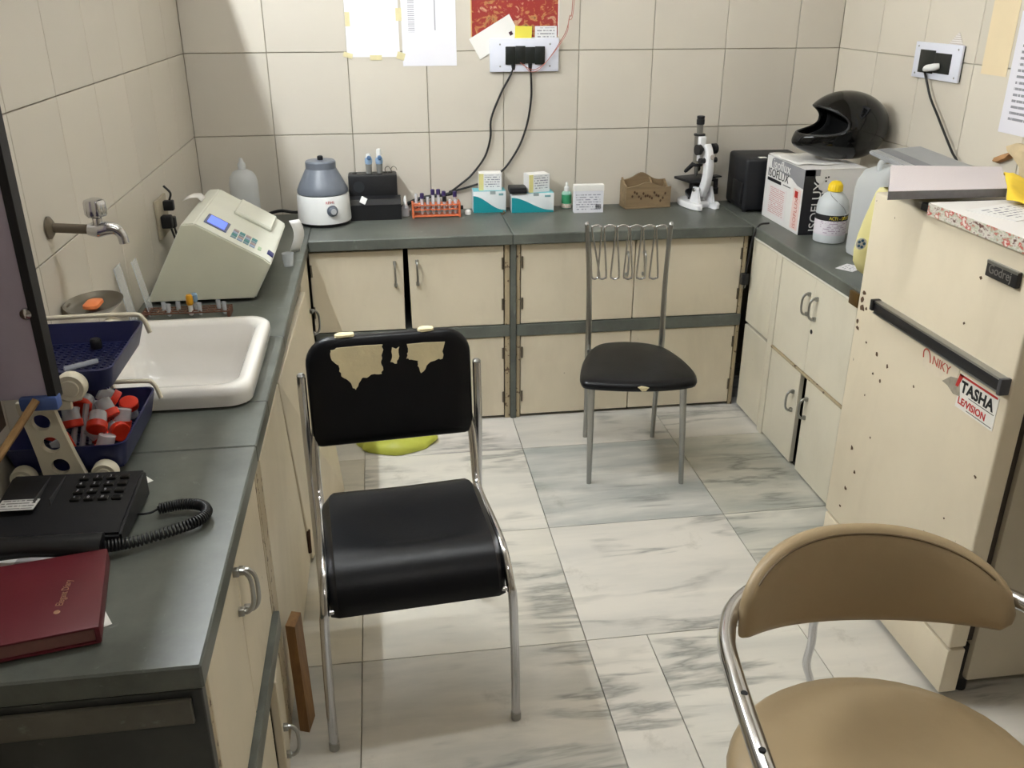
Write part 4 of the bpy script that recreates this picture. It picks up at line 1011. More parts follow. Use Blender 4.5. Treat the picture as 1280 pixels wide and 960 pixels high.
# ================================================================== things on the back worktop
# centrifuge
t = thing('centrifuge', 'round white centrifuge with grey conical lid and dial', 'centrifuge', (-.226, 3.535, ZT))
MB().lathe([(.075, 0), (.092, .002), (.092, .012), (.08, .014)], 36).build('rubber_base', BLACK, t)
MB().lathe([(.09, .012), (.1005, .014), (.1015, .02), (.099, .108), (.096, .116), (.088, .118)], 40).build('body', WHITEP, t)
GREYP = M('slate plastic', (104, 110, 120), .35, 0, .04)
MB().lathe([(.092, .117), (.0965, .122), (.096, .132), (.088, .150), (.060, .205), (.057, .210), (.057, .234), (.053, .239), (.0, .241)], 40).build('lid', GREYP, t)
MB().lathe([(.010, .240), (.011, .242), (.011, .253), (.008, .256)], 16).build('lid_knob', BLACK, t)
fx, fz = .030, .065; ca = math.asin(fx/.1)
mm = Matrix.Rotation(ca+.06, 4, 'Z') @ Matrix.Translation((0, -.0985, fz)) @ Matrix.Rotation(PI/2, 4, 'X')
d = MB().lathe([(.021, 0), (.021, .004), (.016, .005), (.015, .016), (.012, .018)], 24, mm).build('dial', GREYP, t)
MB().lathe([(.0115, .0175), (.0105, .0190)], 20, mm).build('dial_face', M('dial face', (190, 192, 194), .4), d)
lettering('REMI', .014, REDINK, t, (.012, -.0992, .092), (1, .22, 0), (0, 0, 1), xs=1.1)
# cable behind centrifuge
tag(MB().tube([(-.46, 3.62, ZT+.02), (-.40, 3.61, ZT+.035), (-.35, 3.60, ZT+.03), (-.30, 3.645, ZT+.02), (-.20, 3.66, ZT+.008)], .006, 8, 6).build('power_cable', CORD, None, 60), 'black power cable running behind the white centrifuge', 'cable')
# black pipette box stand
t = thing('pipette_stand', 'stepped black pipette stand next to the centrifuge', 'pipette stand', (-.030, 3.612, ZT))
m = MB(); m.box((-.100, -.006, .0), (.090, .075, .165), .006); m.build('rear_block', BLACK, t)
m = MB(); pf = [(-.065, 0), (-.065, .060), (-.045, .078), (-.0065, .085), (-.0065, 0)]
m.prism(pf, lambda a, b: Vector((-.098, a, b)), lambda a, b: Vector((.100, a, b))); m.build('front_step', BLACK, t, 0)
MB().lathe([(.022, 0), (.022, .001)], 24, Matrix.Translation((-.060, -.0055, .120)) @ Matrix.Rotation(PI/2, 4, 'X')).build('round_mark', M('dark grey disc', (44, 46, 50), .4), t)
MB().box((-.012, -.001, -.014), (.012, .001, .014), .001, Matrix.Translation((-.045, -.059, .078)) @ Matrix.Rotation(.5, 4, 'Y') @ Matrix.Rotation(-.6, 4, 'X')).build('white_tag', WHITEP, t, 0)
for x in (-.075, .045, .065): MB().lathe([(.009, .165), (.009, .1662)], 14, Matrix.Translation((x, .04, 0))).build('hole_rim', M('hole', (8, 8, 8), .7), t)
def pipette(x, lean, h, label):
    p_ = thing('pipette', label, 'pipette', (x, 3.64, ZT+.1655)); p_.rotation_euler = (.05, lean, 0)
    MB().lathe([(.010, 0), (.0115, .002), (.0125, .035), (.013, .040)], 16).build('grip', M('pipette grey', (130, 130, 126), .4), p_)
    MB().lathe([(.013, .038), (.0145, .044), (.0145, .056), (.012, .062)], 16).build('blue_band', M('pipette blue', (150, 178, 208), .4), p_)
    MB().lathe([(.010, .060), (.0095, h-.012), (.008, h-.002), (.003, h)], 16).build('barrel', WHITEP, p_)
    MB().lathe([(.0085, 0), (.0085, .006), (.006, .008)], 16, Matrix.Translation((.002, -.012, .064)) @ Matrix.Rotation(PI/2, 4, 'X')).build('thumb_button', M('button blue', (88, 118, 156), .4), p_)
pipette(-.048, .02, .078, 'shorter white and grey pipette upright in the black stand'); pipette(-.006, .0, .096, 'taller white and grey pipette upright in the black stand')
for x in (.018, .042): 
    q = tag(MB().tube([(x, 3.65, ZT+.1655), (x-.003, 3.65, ZT+.18), (x+.006, 3.645, ZT+.190), (x+.016, 3.64, ZT+.186), (x+.02, 3.635, ZT+.176)], .0014, 6, 5).build('wire_clip', DULL, None, 60), 'thin bent wire sticking from the top of the black pipette stand', 'wire', 'wires on the pipette stand')
# clear holder with white-tipped tube
t = thing('dropper_tube', 'white-tipped clear dropper standing between pipette stand and orange rack', 'dropper', (.087, 3.60, ZT))
MB().lathe([(.006, 0), (.016, .002), (.016, .035), (.010, .045)], 16).build('bottle', CLEAR, t); MB().lathe([(.008, .044), (.008, .06), (.004, .078), (.002, .082)], 12).build('tip', WHITEP, t)
# orange rack
t = thing('test_tube_rack', 'orange plastic test tube rack on the back worktop', 'rack', (.208, 3.585, ZT))
OR = M('orange plastic', (212, 112, 72), .45, 0, .1)
W_, H_, DD = .100, .056, .030
m = MB()
def plate(z, hole_r, par):
    m = MB(); n = 8
    for k in range(n):
        cx = -W_+.012+(2*W_-.024)*(k+.5)/n; hw = (2*W_-.024)/n/2
        for cy in (-DD/2+.001, DD/2-.001):
            N_ = 12; outer = []; inner = []
            for i in range(N_):
                a = 2*PI*i/N_; c_, s_ = math.cos(a), math.sin(a); sc = 1/max(abs(c_), abs(s_)); outer.append((cx+hw*c_*sc, cy+(DD/2)*s_*sc)); inner.append((cx+hole_r*c_, cy+hole_r*s_))
            A, B = m.verts([(a, b, z) for a, b in outer]), m.verts([(a, b, z) for a, b in inner]); A2, B2 = m.verts([(a, b, z+.004) for a, b in outer]), m.verts([(a, b, z+.004) for a, b in inner])
            for i in range(N_):
                j = (i+1) % N_; m.face([A[i], A[j], B[j], B[i]]); m.face([A2[i], B2[i], B2[j], A2[j]]); m.face([B[i], B[j], B2[j], B2[i]]); m.face([A[i], A2[i], A2[j], A[j]])
    return m.build('tube_plate', OR, par, 0)
plate(.048, .0078, t); plate(.030, .0078, t); MB().box((-W_+.011, -DD, .004), (W_-.011, DD, .010), .001).build('base_plate', OR, t, 0)
for s in (-1, 1): MB().box((s*(W_-.008)-.004, -DD-.001, 0), (s*(W_-.008)+.004, DD+.001, .058), .002).build('end_plate', OR, t, 0)
MB().cyl((W_-.003, 0, .032), (W_+.008, 0, .032), .008).build('side_knob', BLACK, t)
PURP = M('purple cap', (58, 44, 92), .4); 
def ttube(k, row, cap, h=.080):
    x = -W_+.012+(2*W_-.024)*(k+.5)/8; y = (-DD/2+.001) if row == 0 else (DD/2-.001)
    lbl = {'purple': 'test tube with dark purple cap in the orange rack', 'black': 'test tube with small black stopper in the orange rack', None: 'open clear test tube in the orange rack'}[cap]
    q = thing('test_tube', lbl, 'test tube', (.208+x, 3.585+y, ZT+.0105), 0, {'purple': 'purple-capped tubes', 'black': 'black-stoppered tubes', None: 'open tubes'}[cap]+' in the orange rack')
    MB().lathe([(.001, 0), (.0055, .003), (.0066, .009), (.0066, h), (.0056, h), (.0052, .01), (.001, .004)], 12).build('glass', CLEAR, q)
    if cap: MB().lathe([(.0064, h-.010), (.0082, h-.009), (.0082, h+.010), (.006, h+.012)], 12).build('cap', PURP if cap == 'purple' else BLACK, q)
for (k, r_, c_, h) in ((0, 1, None, .078), (1, 0, 'purple', .074), (1, 1, None, .07), (2, 0, None, .07), (3, 0, None, .074), (3, 1, 'purple', .082), (4, 1, 'purple', .082), (4, 0, None, .066), (5, 0, 'black', .06), (5, 1, 'purple', .074), (6, 0, None, .06), (7, 0, None, .056), (7, 1, 'purple', .072), (2, 1, 'black', .05)): ttube(k, r_, c_, h)
q = tag(MB().lathe([(.004, 0), (.012, .002), (.013, .014), (.009, .020), (.003, .022)], 14).build('cotton_ball', M('cotton', (232, 230, 226), .9, 0, .05), None), 'small white cotton wad beside the teal-swoosh box', 'cotton'); q.location = (.336, 3.59, ZT)
# teal boxes
def teal_box(x, y, w_, h_, d_, rz, label):
    t = thing('carton', label, 'box', (x, y, ZT), rz)
    MB().box((-w_/2, 0, 0), (w_/2, d_, h_), .0015).build('box', WHITEP if False else M('carton paper', (224, 228, 230), .55, 0, .02), t)
    TE = M('teal print', (22, 142, 150), .5, 0, .04)
    pts = [(-w_/2, .0)] + [(-w_/2, h_*.80)]
    for k in range(1, 14):
        f = k/14; pts.append((-w_/2+w_*f, h_*(.12+.68*(.5+.5*math.cos(PI*min(1, f*1.05)))*(1-.12*f))))
    pts += [(w_/2-.001, h_*.10), (w_/2-.001, 0)]
    sw = [(a, max(b, .0006)) for a, b in pts]
    MB().prism(sw, lambda a, b: Vector((a, -.0008, b)), lambda a, b: Vector((a, .0005, b))).build('teal_swoosh', TE, t, 0)
    MB().box((-w_/2+.001, .001, h_), (w_/2-.001, d_-.001, h_+.0006)).build('teal_top', M('teal top', (120, 190, 200), .5), t, 0)
    MB().box((.002, -.0009, h_*.86), (.024, .0005, h_+.0009)).build('seal', M('seal grey', (150, 160, 162), .5), t, 0)
    MB().box((w_*.28, -.0009, h_*.80), (w_*.42, .0005, h_*.90)).build('small_print', M('print teal', (120, 168, 172), .5), t, 0)
    return t
teal_box(.427, 3.615, .132, .086, .075, math.radians(-1), 'white and teal swoosh carton next to the orange rack')
teal_box(.600, 3.592, .172, .078, .075, math.radians(-1.5), 'wider white and teal swoosh carton with a black gadget on it')
def small_box(x, y, z, w_, h_, d_, rz, label):
    t = thing('medicine_box', label, 'box', (x, y, z), rz)
    MB().box((-w_/2, 0, 0), (w_/2, d_, h_), .001).build('box', PAPER, t, 0)
    MB().box((-w_/2-.0004, -.0006, .001), (-w_/2+w_*.20, .0005, h_-.001)).build('yellow_stripe', M('pale yellow print', (228, 220, 150), .6), t, 0)
    MB().box((-w_/2+w_*.22, -.0006, .002), (w_/2-.001, .0005, h_-.001)).build('print_panel', m_print('box print', (232, 232, 232), (90, 92, 110), 0, 2, 7, .04, .9, .1, .92, .46, 9), t, 0)
small_box(.432, 3.628, ZT+.0870, .092, .068, .058, math.radians(-2), 'white box with yellow stripe stacked on the carton by the orange rack')
small_box(.628, 3.606, ZT+.0790, .090, .072, .058, math.radians(14), 'white box with yellow stripe stacked on the wider teal carton')
t = thing('black_gadget', 'flat black plastic case perched on the edge of the wider teal carton', 'case', (.545, 3.60, ZT+.079), math.radians(-2))
MB().box((-.040, -.016, 0), (.030, .055, .024), .004).build('case', BLACK, t); MB().box((-.0405, -.0165, .011), (.0305, .0555, .0125), .0002).build('seam', M('seam', (60, 60, 62), .5), t, 0)
tag(MB().tube([(.480, 3.62, ZT+.004), (.486, 3.60, ZT+.003), (.470, 3.565, ZT+.003)], .0025, 6, 4).build('brown_stick', m_wood('stick wood', (120, 84, 52), (150, 110, 70)), None, 60), 'thin brown stick in the gap between the two teal cartons', 'stick')
# dropper bottle
t = thing('dropper_bottle', 'small green-labelled dropper bottle with white cap', 'bottle', (.752, 3.66, ZT))
MB().lathe([(.015, 0), (.0205, .002), (.0205, .062), (.016, .068), (.009, .070)], 24).build('bottle_body', M('aqua plastic', (160, 206, 190), .3, 0, .03, trans=.2), t)
MB().lathe([(.0209, .020), (.0209, .056)], 24).build('label', M('green label', (58, 150, 104), .5, 0, .1, 60), t); MB().lathe([(.0209, .004), (.0209, .0195)], 24).build('label_foot', m_print('label foot', (224, 226, 214), (190, 80, 60), 0, 2, 3, 0, 1, .1, .9, .45, 8), t)
MB().lathe([(.010, .068), (.0115, .070), (.0105, .085), (.006, .090), (.005, .104), (.003, .106)], 20).build('cap', WHITEP, t)
# white pouch box
t = thing('white_carton', 'upright white printed carton with barcode near the wooden organiser', 'box', (.823, 3.557, ZT), math.radians(-2))
MB().box((-.060, 0, 0), (.060, .030, .106), .001).build('box', m_print('carton print', (226, 226, 232), (110, 112, 130), 0, 2, 11, .06, .9, .12, .72, .47, 12), t, 0)
MB().box((-.061, -.001, .088), (.061, .031, .112), .001).build('lid_flap', PAPER, t, 0)
for k in range(9): MB().box((.028+k*.0027, -.0008, .016), (.028+k*.0027+.0008+.0008*(k % 2), .0005, .034)).build('barcode_bar', INK, t, 0)
# wooden organiser
t = thing('wooden_organiser', 'carved wooden desk organiser with scalloped sides', 'organiser', (1.085, 3.605, ZT), math.radians(4))
WD = m_wood('carved wood', (118, 98, 72), (150, 128, 96), 0); WDD = M('burnt carving', (74, 50, 30), .8, 0, .2)
def scal(w_, h0, h1): 
    pts = [(-w_/2, 0), (w_/2, 0), (w_/2, h0)]
    for k in range(17):
        f = 1-k/16; x = -w_/2+w_*f; pts.append((x, h0+(h1-h0)*(math.exp(-((f-.45)/.20)**2))+.004*math.sin(f*PI*4)*.5))
    return pts
fp = scal(.194, .086, .108); MB().prism(fp, lambda a, b: Vector((a, 0, b)), lambda a, b: Vector((a, .009, b))).build('front_board', WD, t, 0)
bp = scal(.194, .104, .135); MB().prism(bp, lambda a, b: Vector((a, .072, b)), lambda a, b: Vector((a, .081, b))).build('back_board', WD, t, 0)
for x, h in ((-.097, .108), (.022, .105), (.089, .092)): MB().prism([(.009, 0), (.072, 0), (.072, h+.010), (.04, h-.012), (.009, h-.018)], lambda a, b: Vector((x, a, b)), lambda a, b: Vector((x+.008, a, b))).build('divider', WD, t, 0)
MB().box((-.090, .009, .002), (.090, .072, .010)).build('bottom_board', WD, t, 0)
MB().box((-.099, -.004, 0), (.099, .083, .006), .002).build('base', WD, t, 0)
R = random.Random(5)
for k in range(16):
    x = -.07+k*.0095; z = .048+.014*math.sin(k*1.3); 
    MB().lathe([(.0048, -.0012), (.003, .0012)], 6, Matrix.Translation((x, -.0006, z+R.uniform(-.012, .012))) @ Matrix.Rotation(PI/2, 4, 'X') @ Matrix.Scale(1.4, 4, (0, 1, 0))).build('carved_leaf', WDD, t, 0)
# microscope
t = thing('microscope', 'white monocular microscope with black stage', 'microscope', (1.302, 3.60, ZT), math.radians(16))
WE = M('white enamel', (236, 236, 238), .25, 0, .02); BK = BLACK
m = MB(); bo = [(-.062, -.060), (-.066, .020), (-.045, .095), (.0, .115), (.045, .095), (.062, .020), (.060, -.060), (.035, -.075), (.028, -.03), (-.028, -.03), (-.035, -.075)]
m.pad([(q.x, q.y) for q in catmull([(a, b, 0) for a, b in bo], 3, True)], [(.9, 0), (1, .003), (1, .020), (.93, .026)], lambda a, b, h: Vector((a, b, h))); m.build('base', WE, t, 40)
for s in (-1, 1):
    MB().prism([(-.055, .022), (.012, .022), (-.006, .088), (-.030, .088)], lambda a, b: Vector((s*.034-.006, a, b)), lambda a, b: Vector((s*.034+.006, a, b))).build('pillar', WE, t, 0)
MB().cyl((-.048, -.018, .078), (.048, -.018, .078), .007).build('tilt_joint', STEEL, t)
# curved limb
lp_ = catmull([(0, -.012, .055), (0, -.030, .090), (0, -.043, .135), (0, -.044, .180), (0, -.034, .225), (0, -.018, .250)], 5); rs = []
for i, q in enumerate(lp_):
    tg = (lp_[min(i+1, len(lp_)-1)]-lp_[max(i-1, 0)]).normalized(); nn = Vector((0, -tg.z, tg.y)); wx, wy = .017, .019
    rs.append([q+Vector((math.copysign(abs(math.cos(a))**.5, math.cos(a))*wx, 0, 0))+nn*(math.copysign(abs(math.sin(a))**.5, math.sin(a))*wy) for a in [2*PI*k/20 for k in range(20)]])
m = MB(); m.rings(rs); m.build('limb', WE, t, 40)
for s in (-1, 1):
    MB().cyl((s*.016, -.020, .238), (s*.030, -.020, .238), .008).cyl((s*.030, -.020, .238), (s*.046, -.020, .238), .021, seg=24).build('coarse_knob', BK, t, 40)
    MB().cyl((s*.016, -.036, .196), (s*.040, -.036, .196), .011, seg=20).build('fine_knob', BK, t, 40)
MB().box((-.014, .002, .185), (.014, .030, .285), .004).build('body_bracket', WE, t)
MB().cyl((0, .034, .175), (0, .034, .290), .019, seg=24).build('body_tube', STEEL, t, 40)
MB().cyl((0, .034, .285), (0, .034, .292), .023, seg=24).build('tube_collar', BK, t, 40)
MB().cyl((0, .034, .291), (0, .034, .330), .0125, seg=20).build('draw_tube', STEEL, t, 40)
MB().lathe([(.013, .328), (.016, .330), (.0165, .348), (.014, .350), (.0155, .353), (.0155, .362), (.011, .363)], 20, Matrix.Translation((0, .034, 0))).build('eyepiece', BK, t, 40)
MB().lathe([(.024, 0), (.026, .006), (.020, .014)], 24, Matrix.Translation((0, .038, .163))).build('nosepiece', BK, t, 40)
for dx, dy, rx, ry, L_ in ((-.014, .02, .6, -.5, .035), (.015, .02, .6, .5, .032), (0, -.002, 0, 0, .036)):
    mm = Matrix.Translation((dx, .038+dy*.5, .166)) @ Matrix.Rotation(rx, 4, 'X') @ Matrix.Rotation(-ry, 4, 'Y')
    MB().lathe([(.005, -L_-.008), (.008, -L_), (.009, -.006), (.009, 0)], 16, mm).build('objective', STEEL if dx == 0 else BK, t, 40)
MB().box((-.066, -.018, .105), (.066, .098, .116), .002).build('stage', BK, t)
MB().box((.02, -.010, .116), (.098, .030, .122), .002).build('mechanical_stage', BK, t)
MB().cyl((.072, -.005, .060), (.072, -.005, .112), .009, seg=18).cyl((.072, -.005, .050), (.072, -.005, .075), .013, seg=18).build('stage_knob', BK, t, 40)
MB().cyl((0, .038, .070), (0, .038, .105), .024, seg=24).build('condenser', BK, t, 40)
MB().box((-.012, -.01, .085), (.012, .03, .098), .002).build('condenser_arm', BK, t)
MB().lathe([(.028, 0), (.030, .004), (.026, .008)], 24, Matrix.Translation((-.01, .045, .045)) @ Matrix.Rotation(.6, 4, 'X')).build('mirror', BK, t, 40)
MB().box((-.024, .042, .025), (.006, .05, .045), .002).build('mirror_post', BK, t)
MB().lathe([(.010, 0), (.009, .002)], 16, Matrix.Translation((0, -.064, .212)) @ Matrix.Rotation(PI/2-.15, 4, 'X')).build('maker_badge', M('badge', (190, 180, 172), .4), t)
# black box beside
t = thing('black_case', 'black boxy stabiliser case between microscope and medical carton', 'case', (1.56, 3.56, ZT), math.radians(-3))
MB().box((-.118, -.10, .006), (.14, .125, .215), .014, seg=3).build('case', M('satin black', (22, 23, 28), .5, 0, .1), t)
MB().box((-.128, -.09, .03), (-.116, .02, .12), .006).build('side_grip', BLACK, t)
for x in (-.1, .12):
    for y in (-.08, .1): MB().cyl((x, y, 0), (x, y, .008), .01, seg=10).build('foot', BLACK, t)
MB().box((-.060, -.085, .2148), (-.030, -.060, .2160), .0003).build('white_label', PAPER, t, 0)

# ================================================================== right worktop
IX, IY = 1.505, 3.088
t = thing('medical_carton', 'white and black cardboard carton printed isoflux with grey header', 'box', (IX, IY, ZT))
CARD = M('white card', (228, 226, 224), .6, 0, .02); W_, D_, H_ = .235, .338, .238
MB().box((0, 0, 0), (W_, D_, H_), .0015).build('carton', CARD, t, 0)
GR = M('grey print', (140, 140, 144), .55, 0, .05); BKP = M('black print', (28, 28, 32), .5, 0, .05); PK = m_print('pink print', (228, 222, 222), (196, 120, 116), 1, 2, 16, .1, .9, .05, .95, .42, 12)
e = -.0008
def lf(y0, y1, z0, z1, name, mat): return MB().box((e, y0, z0), (.0005, y1, z1)).build(name, mat, t, 0)   # left face
def ff(x0, x1, z0, z1, name, mat): return MB().box((x0, e, z0), (x1, .0005, z1)).build(name, mat, t, 0)   # front face
pts = [(.0, .168), (.0, .2375), (.27, .2375), (.288, .230), (.292, .214), (.285, .198), (.20, .194), (.10, .188), (.05, .172)]
MB().prism(pts, lambda a, b: Vector((e, a, b)), lambda a, b: Vector((.0005, a, b))).build('grey_header', GR, t, 0)
lettering('isoflux', .052, CARD, t, (-.0014, .275, .199), (0, -1, 0), (0, 0, 1), xs=1.15)
lettering('ISOFLUX', .044, INK, t, (-.0014, .315, .164), (0, -1, 0), (0, 0, 1), xs=1.10, depth=.0004)
lf(.19, .315, .146, .158, 'black_bar', BKP); lf(.105, .17, .150, .154, 'small_line', GREYINK)
lf(.13, .30, .020, .136, 'pink_text', PK)
pk = lf(.014, .075, .012, .160, 'pink_panel', M('pink panel', (232, 206, 200), .6, 0, .05))
MB().box((e-.0004, .035, .128), (e, .062, .152)).build('red_mark', REDINK, pk, 0)
lettering('ISOFLUX', .034, M('pink ink', (206, 130, 120), .6, 0, 0), pk, (-.0016, .030, .016), (0, 0, 1), (0, 1, 0), xs=.85)
ff(.0, .040, .0, .238, 'black_edge', BKP)
pts = [(.038, .0), (.038, .214), (.046, .196), (.06, .185), (.058, .168), (.075, .160), (.070, .150), (.085, .150), (.085, .0)]
MB().prism(pts, lambda a, b: Vector((a, e-.0003, b)), lambda a, b: Vector((a, .0004, b))).build('black_panel', BKP, t, 0)
ff(.0, .058, .215, .238, 'grey_corner', GR)
lettering('ISOFLUX', .047, CARD, t, (.070, -.0016, .012), (0, 0, 1), (-1, 0, 0), xs=1.0)
for (x, z) in ((.078, .205), (.088, .207), (.080, .193)): MB().box((x, e, z), (x+.006, .0003, z+.006)).build('ink_mark', INK, t, 0)
MB().box((-.001, -.001, H_), (W_+.001, D_*.5, H_+.0012)).build('flap', CARD, t, 0)
q = MB(); rs = []
for i in range(9):
    f = i/8; rs.append([Vector((-.02+.20*f, .05+.26*g_+.012*math.sin(f*9), .0016+.004*(.5+.5*math.sin(5*f+7*g_)))) for g_ in (0, .2, .4, .6, .8, 1)])
q.rings(rs, cap=False, closed=False)
pq = tag(q.build('crumpled_paper', PAPER, None, 60, solid=.0008), 'crumpled white paper between the helmet and the isoflux carton', 'paper'); pq.location = (IX+.02, IY+.02, ZT+H_+.001)
# helmet
HC = Vector((1.715, 3.255, ZT+H_+.128))
t = thing('motorcycle_helmet', 'glossy black full-face motorcycle helmet without visor', 'helmet', HC, 0)
NA, NE = 160, 100; ELMIN = -1.10
HB = M('helmet gloss', (7, 7, 8), .10, 0, 0, spec=.45)
def hpt(az, el, k=1.0):
    # az 0 = front (-x)
    f = math.cos(az); ce, se = math.cos(el), math.sin(el)
    a = .158 if f < 0 else .150
    p = Vector((-ce*f*a, ce*math.sin(az)*.124, se*.120))
    chin = max(0, f)**1.6*math.exp(-((el+.50)/.40)**2)
    p.x -= .052*chin
    low = max(0, -el-.35)
    p.x *= 1+.16*low; p.y *= 1+.22*low                # sides run down instead of closing in
    p.z = max(p.z, -.110)
    return p*k
def opening(az, z, grow=0.0):
    az = (az+PI) % (2*PI)-PI
    zc = .024-.010*(abs(az)/1.3)**2
    return (abs(az)/(1.30+grow))**2.6+(abs(z-zc)/(.050+grow*.12))**2.4 < 1
def shell(na, ne, k, grow):
    m = MB(); vs = {}
    for i in range(na):
        for j in range(ne+1): vs[i, j] = m.bm.verts.new(hpt(2*PI*i/na, ELMIN+(PI/2-ELMIN)*j/ne*.995, k))
    for i in range(na):
        for j in range(ne):
            i2 = (i+1) % na; q = [vs[i, j], vs[i2, j], vs[i2, j+1], vs[i, j+1]]
            if opening(2*PI*(i+.5)/na, sum(v.co.z for v in q)/4, grow): continue
            m.face(q)
    m.face([vs[i, ne] for i in range(na)])
    bmesh.ops.delete(m.bm, geom=[v for v in m.bm.verts if not v.link_faces], context='VERTS')
    for _ in range(14):
        bv = [v for v in m.bm.verts if v.is_boundary and v.co.z > -.09]; new = {}
        for v in bv:
            nb = [e.other_vert(v).co for e in v.link_edges if e.is_boundary]
            if len(nb) == 2: new[v] = v.co*.5+(nb[0]+nb[1])*.25
        for v, c in new.items(): v.co = c
    return m
sh = shell(NA, NE, 1.0, 0.0).build('shell', HB, t, 70, solid=.010)
shell(64, 40, .90, .16).build('lining', M('lining', (16, 16, 17), .95, 0, .1), t, 70, solid=.006)
rim = []
for i in range(64):
    a = 2*PI*i/64; ca, sa = math.cos(a), math.sin(a)
    az = 1.29*math.copysign(abs(ca)**(2/2.6), ca); zz = .024-.010*(abs(az)/1.3)**2+.0495*math.copysign(abs(sa)**(2/2.4), sa)
    lo_, hi_ = -1.0, 1.3
    for _ in range(40):
        mid = (lo_+hi_)/2
        if hpt(az, mid).z < zz: lo_ = mid
        else: hi_ = mid
    rim.append(hpt(az, (lo_+hi_)/2))
MB().tube(rim, .0052, 8, 0, closed=True).build('rim_seal', M('rim rubber', (18, 18, 19), .35), t, 60)
for dy in (-1,):
    for k, (dx, dz) in enumerate(((-.002, .005), (.006, .005))): MB().lathe([(.003, 0), (.002, .0015)], 10, Matrix.Translation((dx, -.1235, dz)) @ Matrix.Rotation(PI/2, 4, 'X')).build('rivet', STEEL, sh, 40)
# bottle with yellow cap
t = thing('chemical_bottle', 'white plastic bottle with yellow cap and black label band', 'bottle', (1.582, 3.00, ZT))
BP = M('bottle plastic', (214, 219, 222), .35, 0, .02, trans=.15)
MB().lathe([(.045, 0), (.0545, .003), (.0555, .012), (.0555, .125), (.050, .148), (.034, .168), (.022, .176), (.021, .182)], 32).build('bottle_body', BP, t)
YC = M('yellow cap', (240, 204, 30), .4, 0, .04)
m = MB(); rs = []
for z, r in ((.178, .022), (.180, .0255), (.200, .0245), (.204, .021), (.212, .015), (.214, .010)):
    rs.append([Vector((r*(1+.03*math.cos(18*a))*math.cos(a), r*(1+.03*math.cos(18*a))*math.sin(a), z)) for a in [2*PI*k/72 for k in range(72)]])
m.rings(rs); m.build('cap', YC, t, 40)
lbm = MB().lathe([(.0560, .030), (.0560, .082)], 32).build('label', m_print('bottle label', (222, 216, 224), (150, 120, 150), 0, 2, 8, .05, .9, .1, .95, .5, 10), t)
bb = MB().lathe([(.0562, .082), (.0562, .102)], 32).build('label_band', BKP, t)
YI = M('yellow ink', (226, 204, 60), .5, 0, 0)
for i, ch in enumerate('ACTI-DUST'):
    a = -PI/2-.50+i*.155-.1
    lettering(ch, .0155, YI, bb, (.0568*math.cos(a), .0568*math.sin(a), .0868), (-math.sin(a), math.cos(a), 0), (0, 0, 1), xs=.9)
MB().tube([(-.022, -.012, .176), (-.026, -.030, .168), (-.012, -.046, .152), (.012, -.054, .130), (.028, -.050, .108)], .0008, 5, 5).build('cap_thread', GREYINK, t)
# jerrycan
t = thing('jerrycan', 'translucent white jerrycan with blue label behind the yellow sheet', 'jerrycan', (1.66, 2.76, ZT))
m = MB(); m.pad(rrect(.20, .20, .04, 6), [(.85, 0), (.97, .004), (1, .02), (1, .22), (.96, .25), (.8, .285), (.4, .305), (.3, .306)], lambda a, b, h: Vector((a, b, h))); m.build('can_body', MILKY, t, 40)
MB().lathe([(.026, .304), (.028, .306), (.028, .326), (.024, .329)], 24, Matrix.Translation((.045, .03, 0))).build('cap', WHITEP, t)
MB().tube([(-.06, 0, .285), (-.06, 0, .318), (-.02, 0, .328), (.015, 0, .318), (.02, 0, .296)], .009, 10, 5).build('grip', MILKY, t, 60)
MB().box((-.075, -.1015, .06), (.075, -.0995, .17), .0005).build('label', M('blue label', (52, 76, 132), .5, 0, .15, 50), t, 0)
p_ = pz(ZT, 1062, 335)
sheet((p_.x, p_.y, ZT+.0004), .075, .06, .6, 'folded white paper slip on the worktop beside the fridge', m_print('slip print', (228, 226, 228), (100, 100, 120), 0, 1, 6, .1, .9, .1, .9, .5, 8))
# hanging cord with plug at the back right corner
tag(MB().tube([(1.455, 3.235, ZT+.012), (1.412, 3.228, ZT+.006), (1.392, 3.226, ZT-.05), (1.388, 3.232, ZT-.12), (1.384, 3.240, ZT-.19)], .004, 8, 6).build('cord', CORD, None, 60), 'black cord dropping over the worktop edge in the right corner', 'cord')
t = thing('hanging_plug', 'black plug hanging in front of the cream cabinets by the corner', 'plug', (1.383, 3.241, .535))
MB().box((-.014, -.012, -.004), (.014, .012, .042), .004).build('plug_body', BLACK, t)
for s in (-1, 1): MB().cyl((s*.006, 0, -.018), (s*.006, 0, -.003), .0025, seg=8).build('pin', STEEL, t)

# ================================================================== wall things
TAPE = M('yellowed tape', (222, 212, 166), .5, 0, .08, 60)
def wpaper(name, u0, v0, u1, v1, ztop, mat, label, cat='paper', off=.0005, th=.0008):
    a = py(D, u0, v1); b = py(D, u1, v1)
    q = tag(MB().box((a.x, D-off-th, min(a.z, b.z)), (b.x, D-off, ztop)).build(name, mat, None, 0), label, cat); return q
P1 = wpaper('paper_notice', 434, 0, 500, 71, 1.66, m_print('faint notice', (240, 238, 240), (222, 220, 226), 0, 2, 16, .1, .9, .3, .9), 'blank white paper taped on the back wall above the centrifuge')
for (u, v, w_, h_, r_) in ((435, 69, .035, .018, .3), (470, 72, .045, .018, 0), (501, 70, .030, .026, .3), (498, 18, .022, .045, 0), (434, 24, .018, .05, 0)):
    c = py(D, u, v); MB().box((-w_/2, -.0026, -h_/2), (w_/2, -.0014, h_/2), 0, Matrix.Translation((c.x, D, c.z)) @ Matrix.Rotation(r_, 4, 'Y')).build('tape_piece', TAPE, P1, 0)
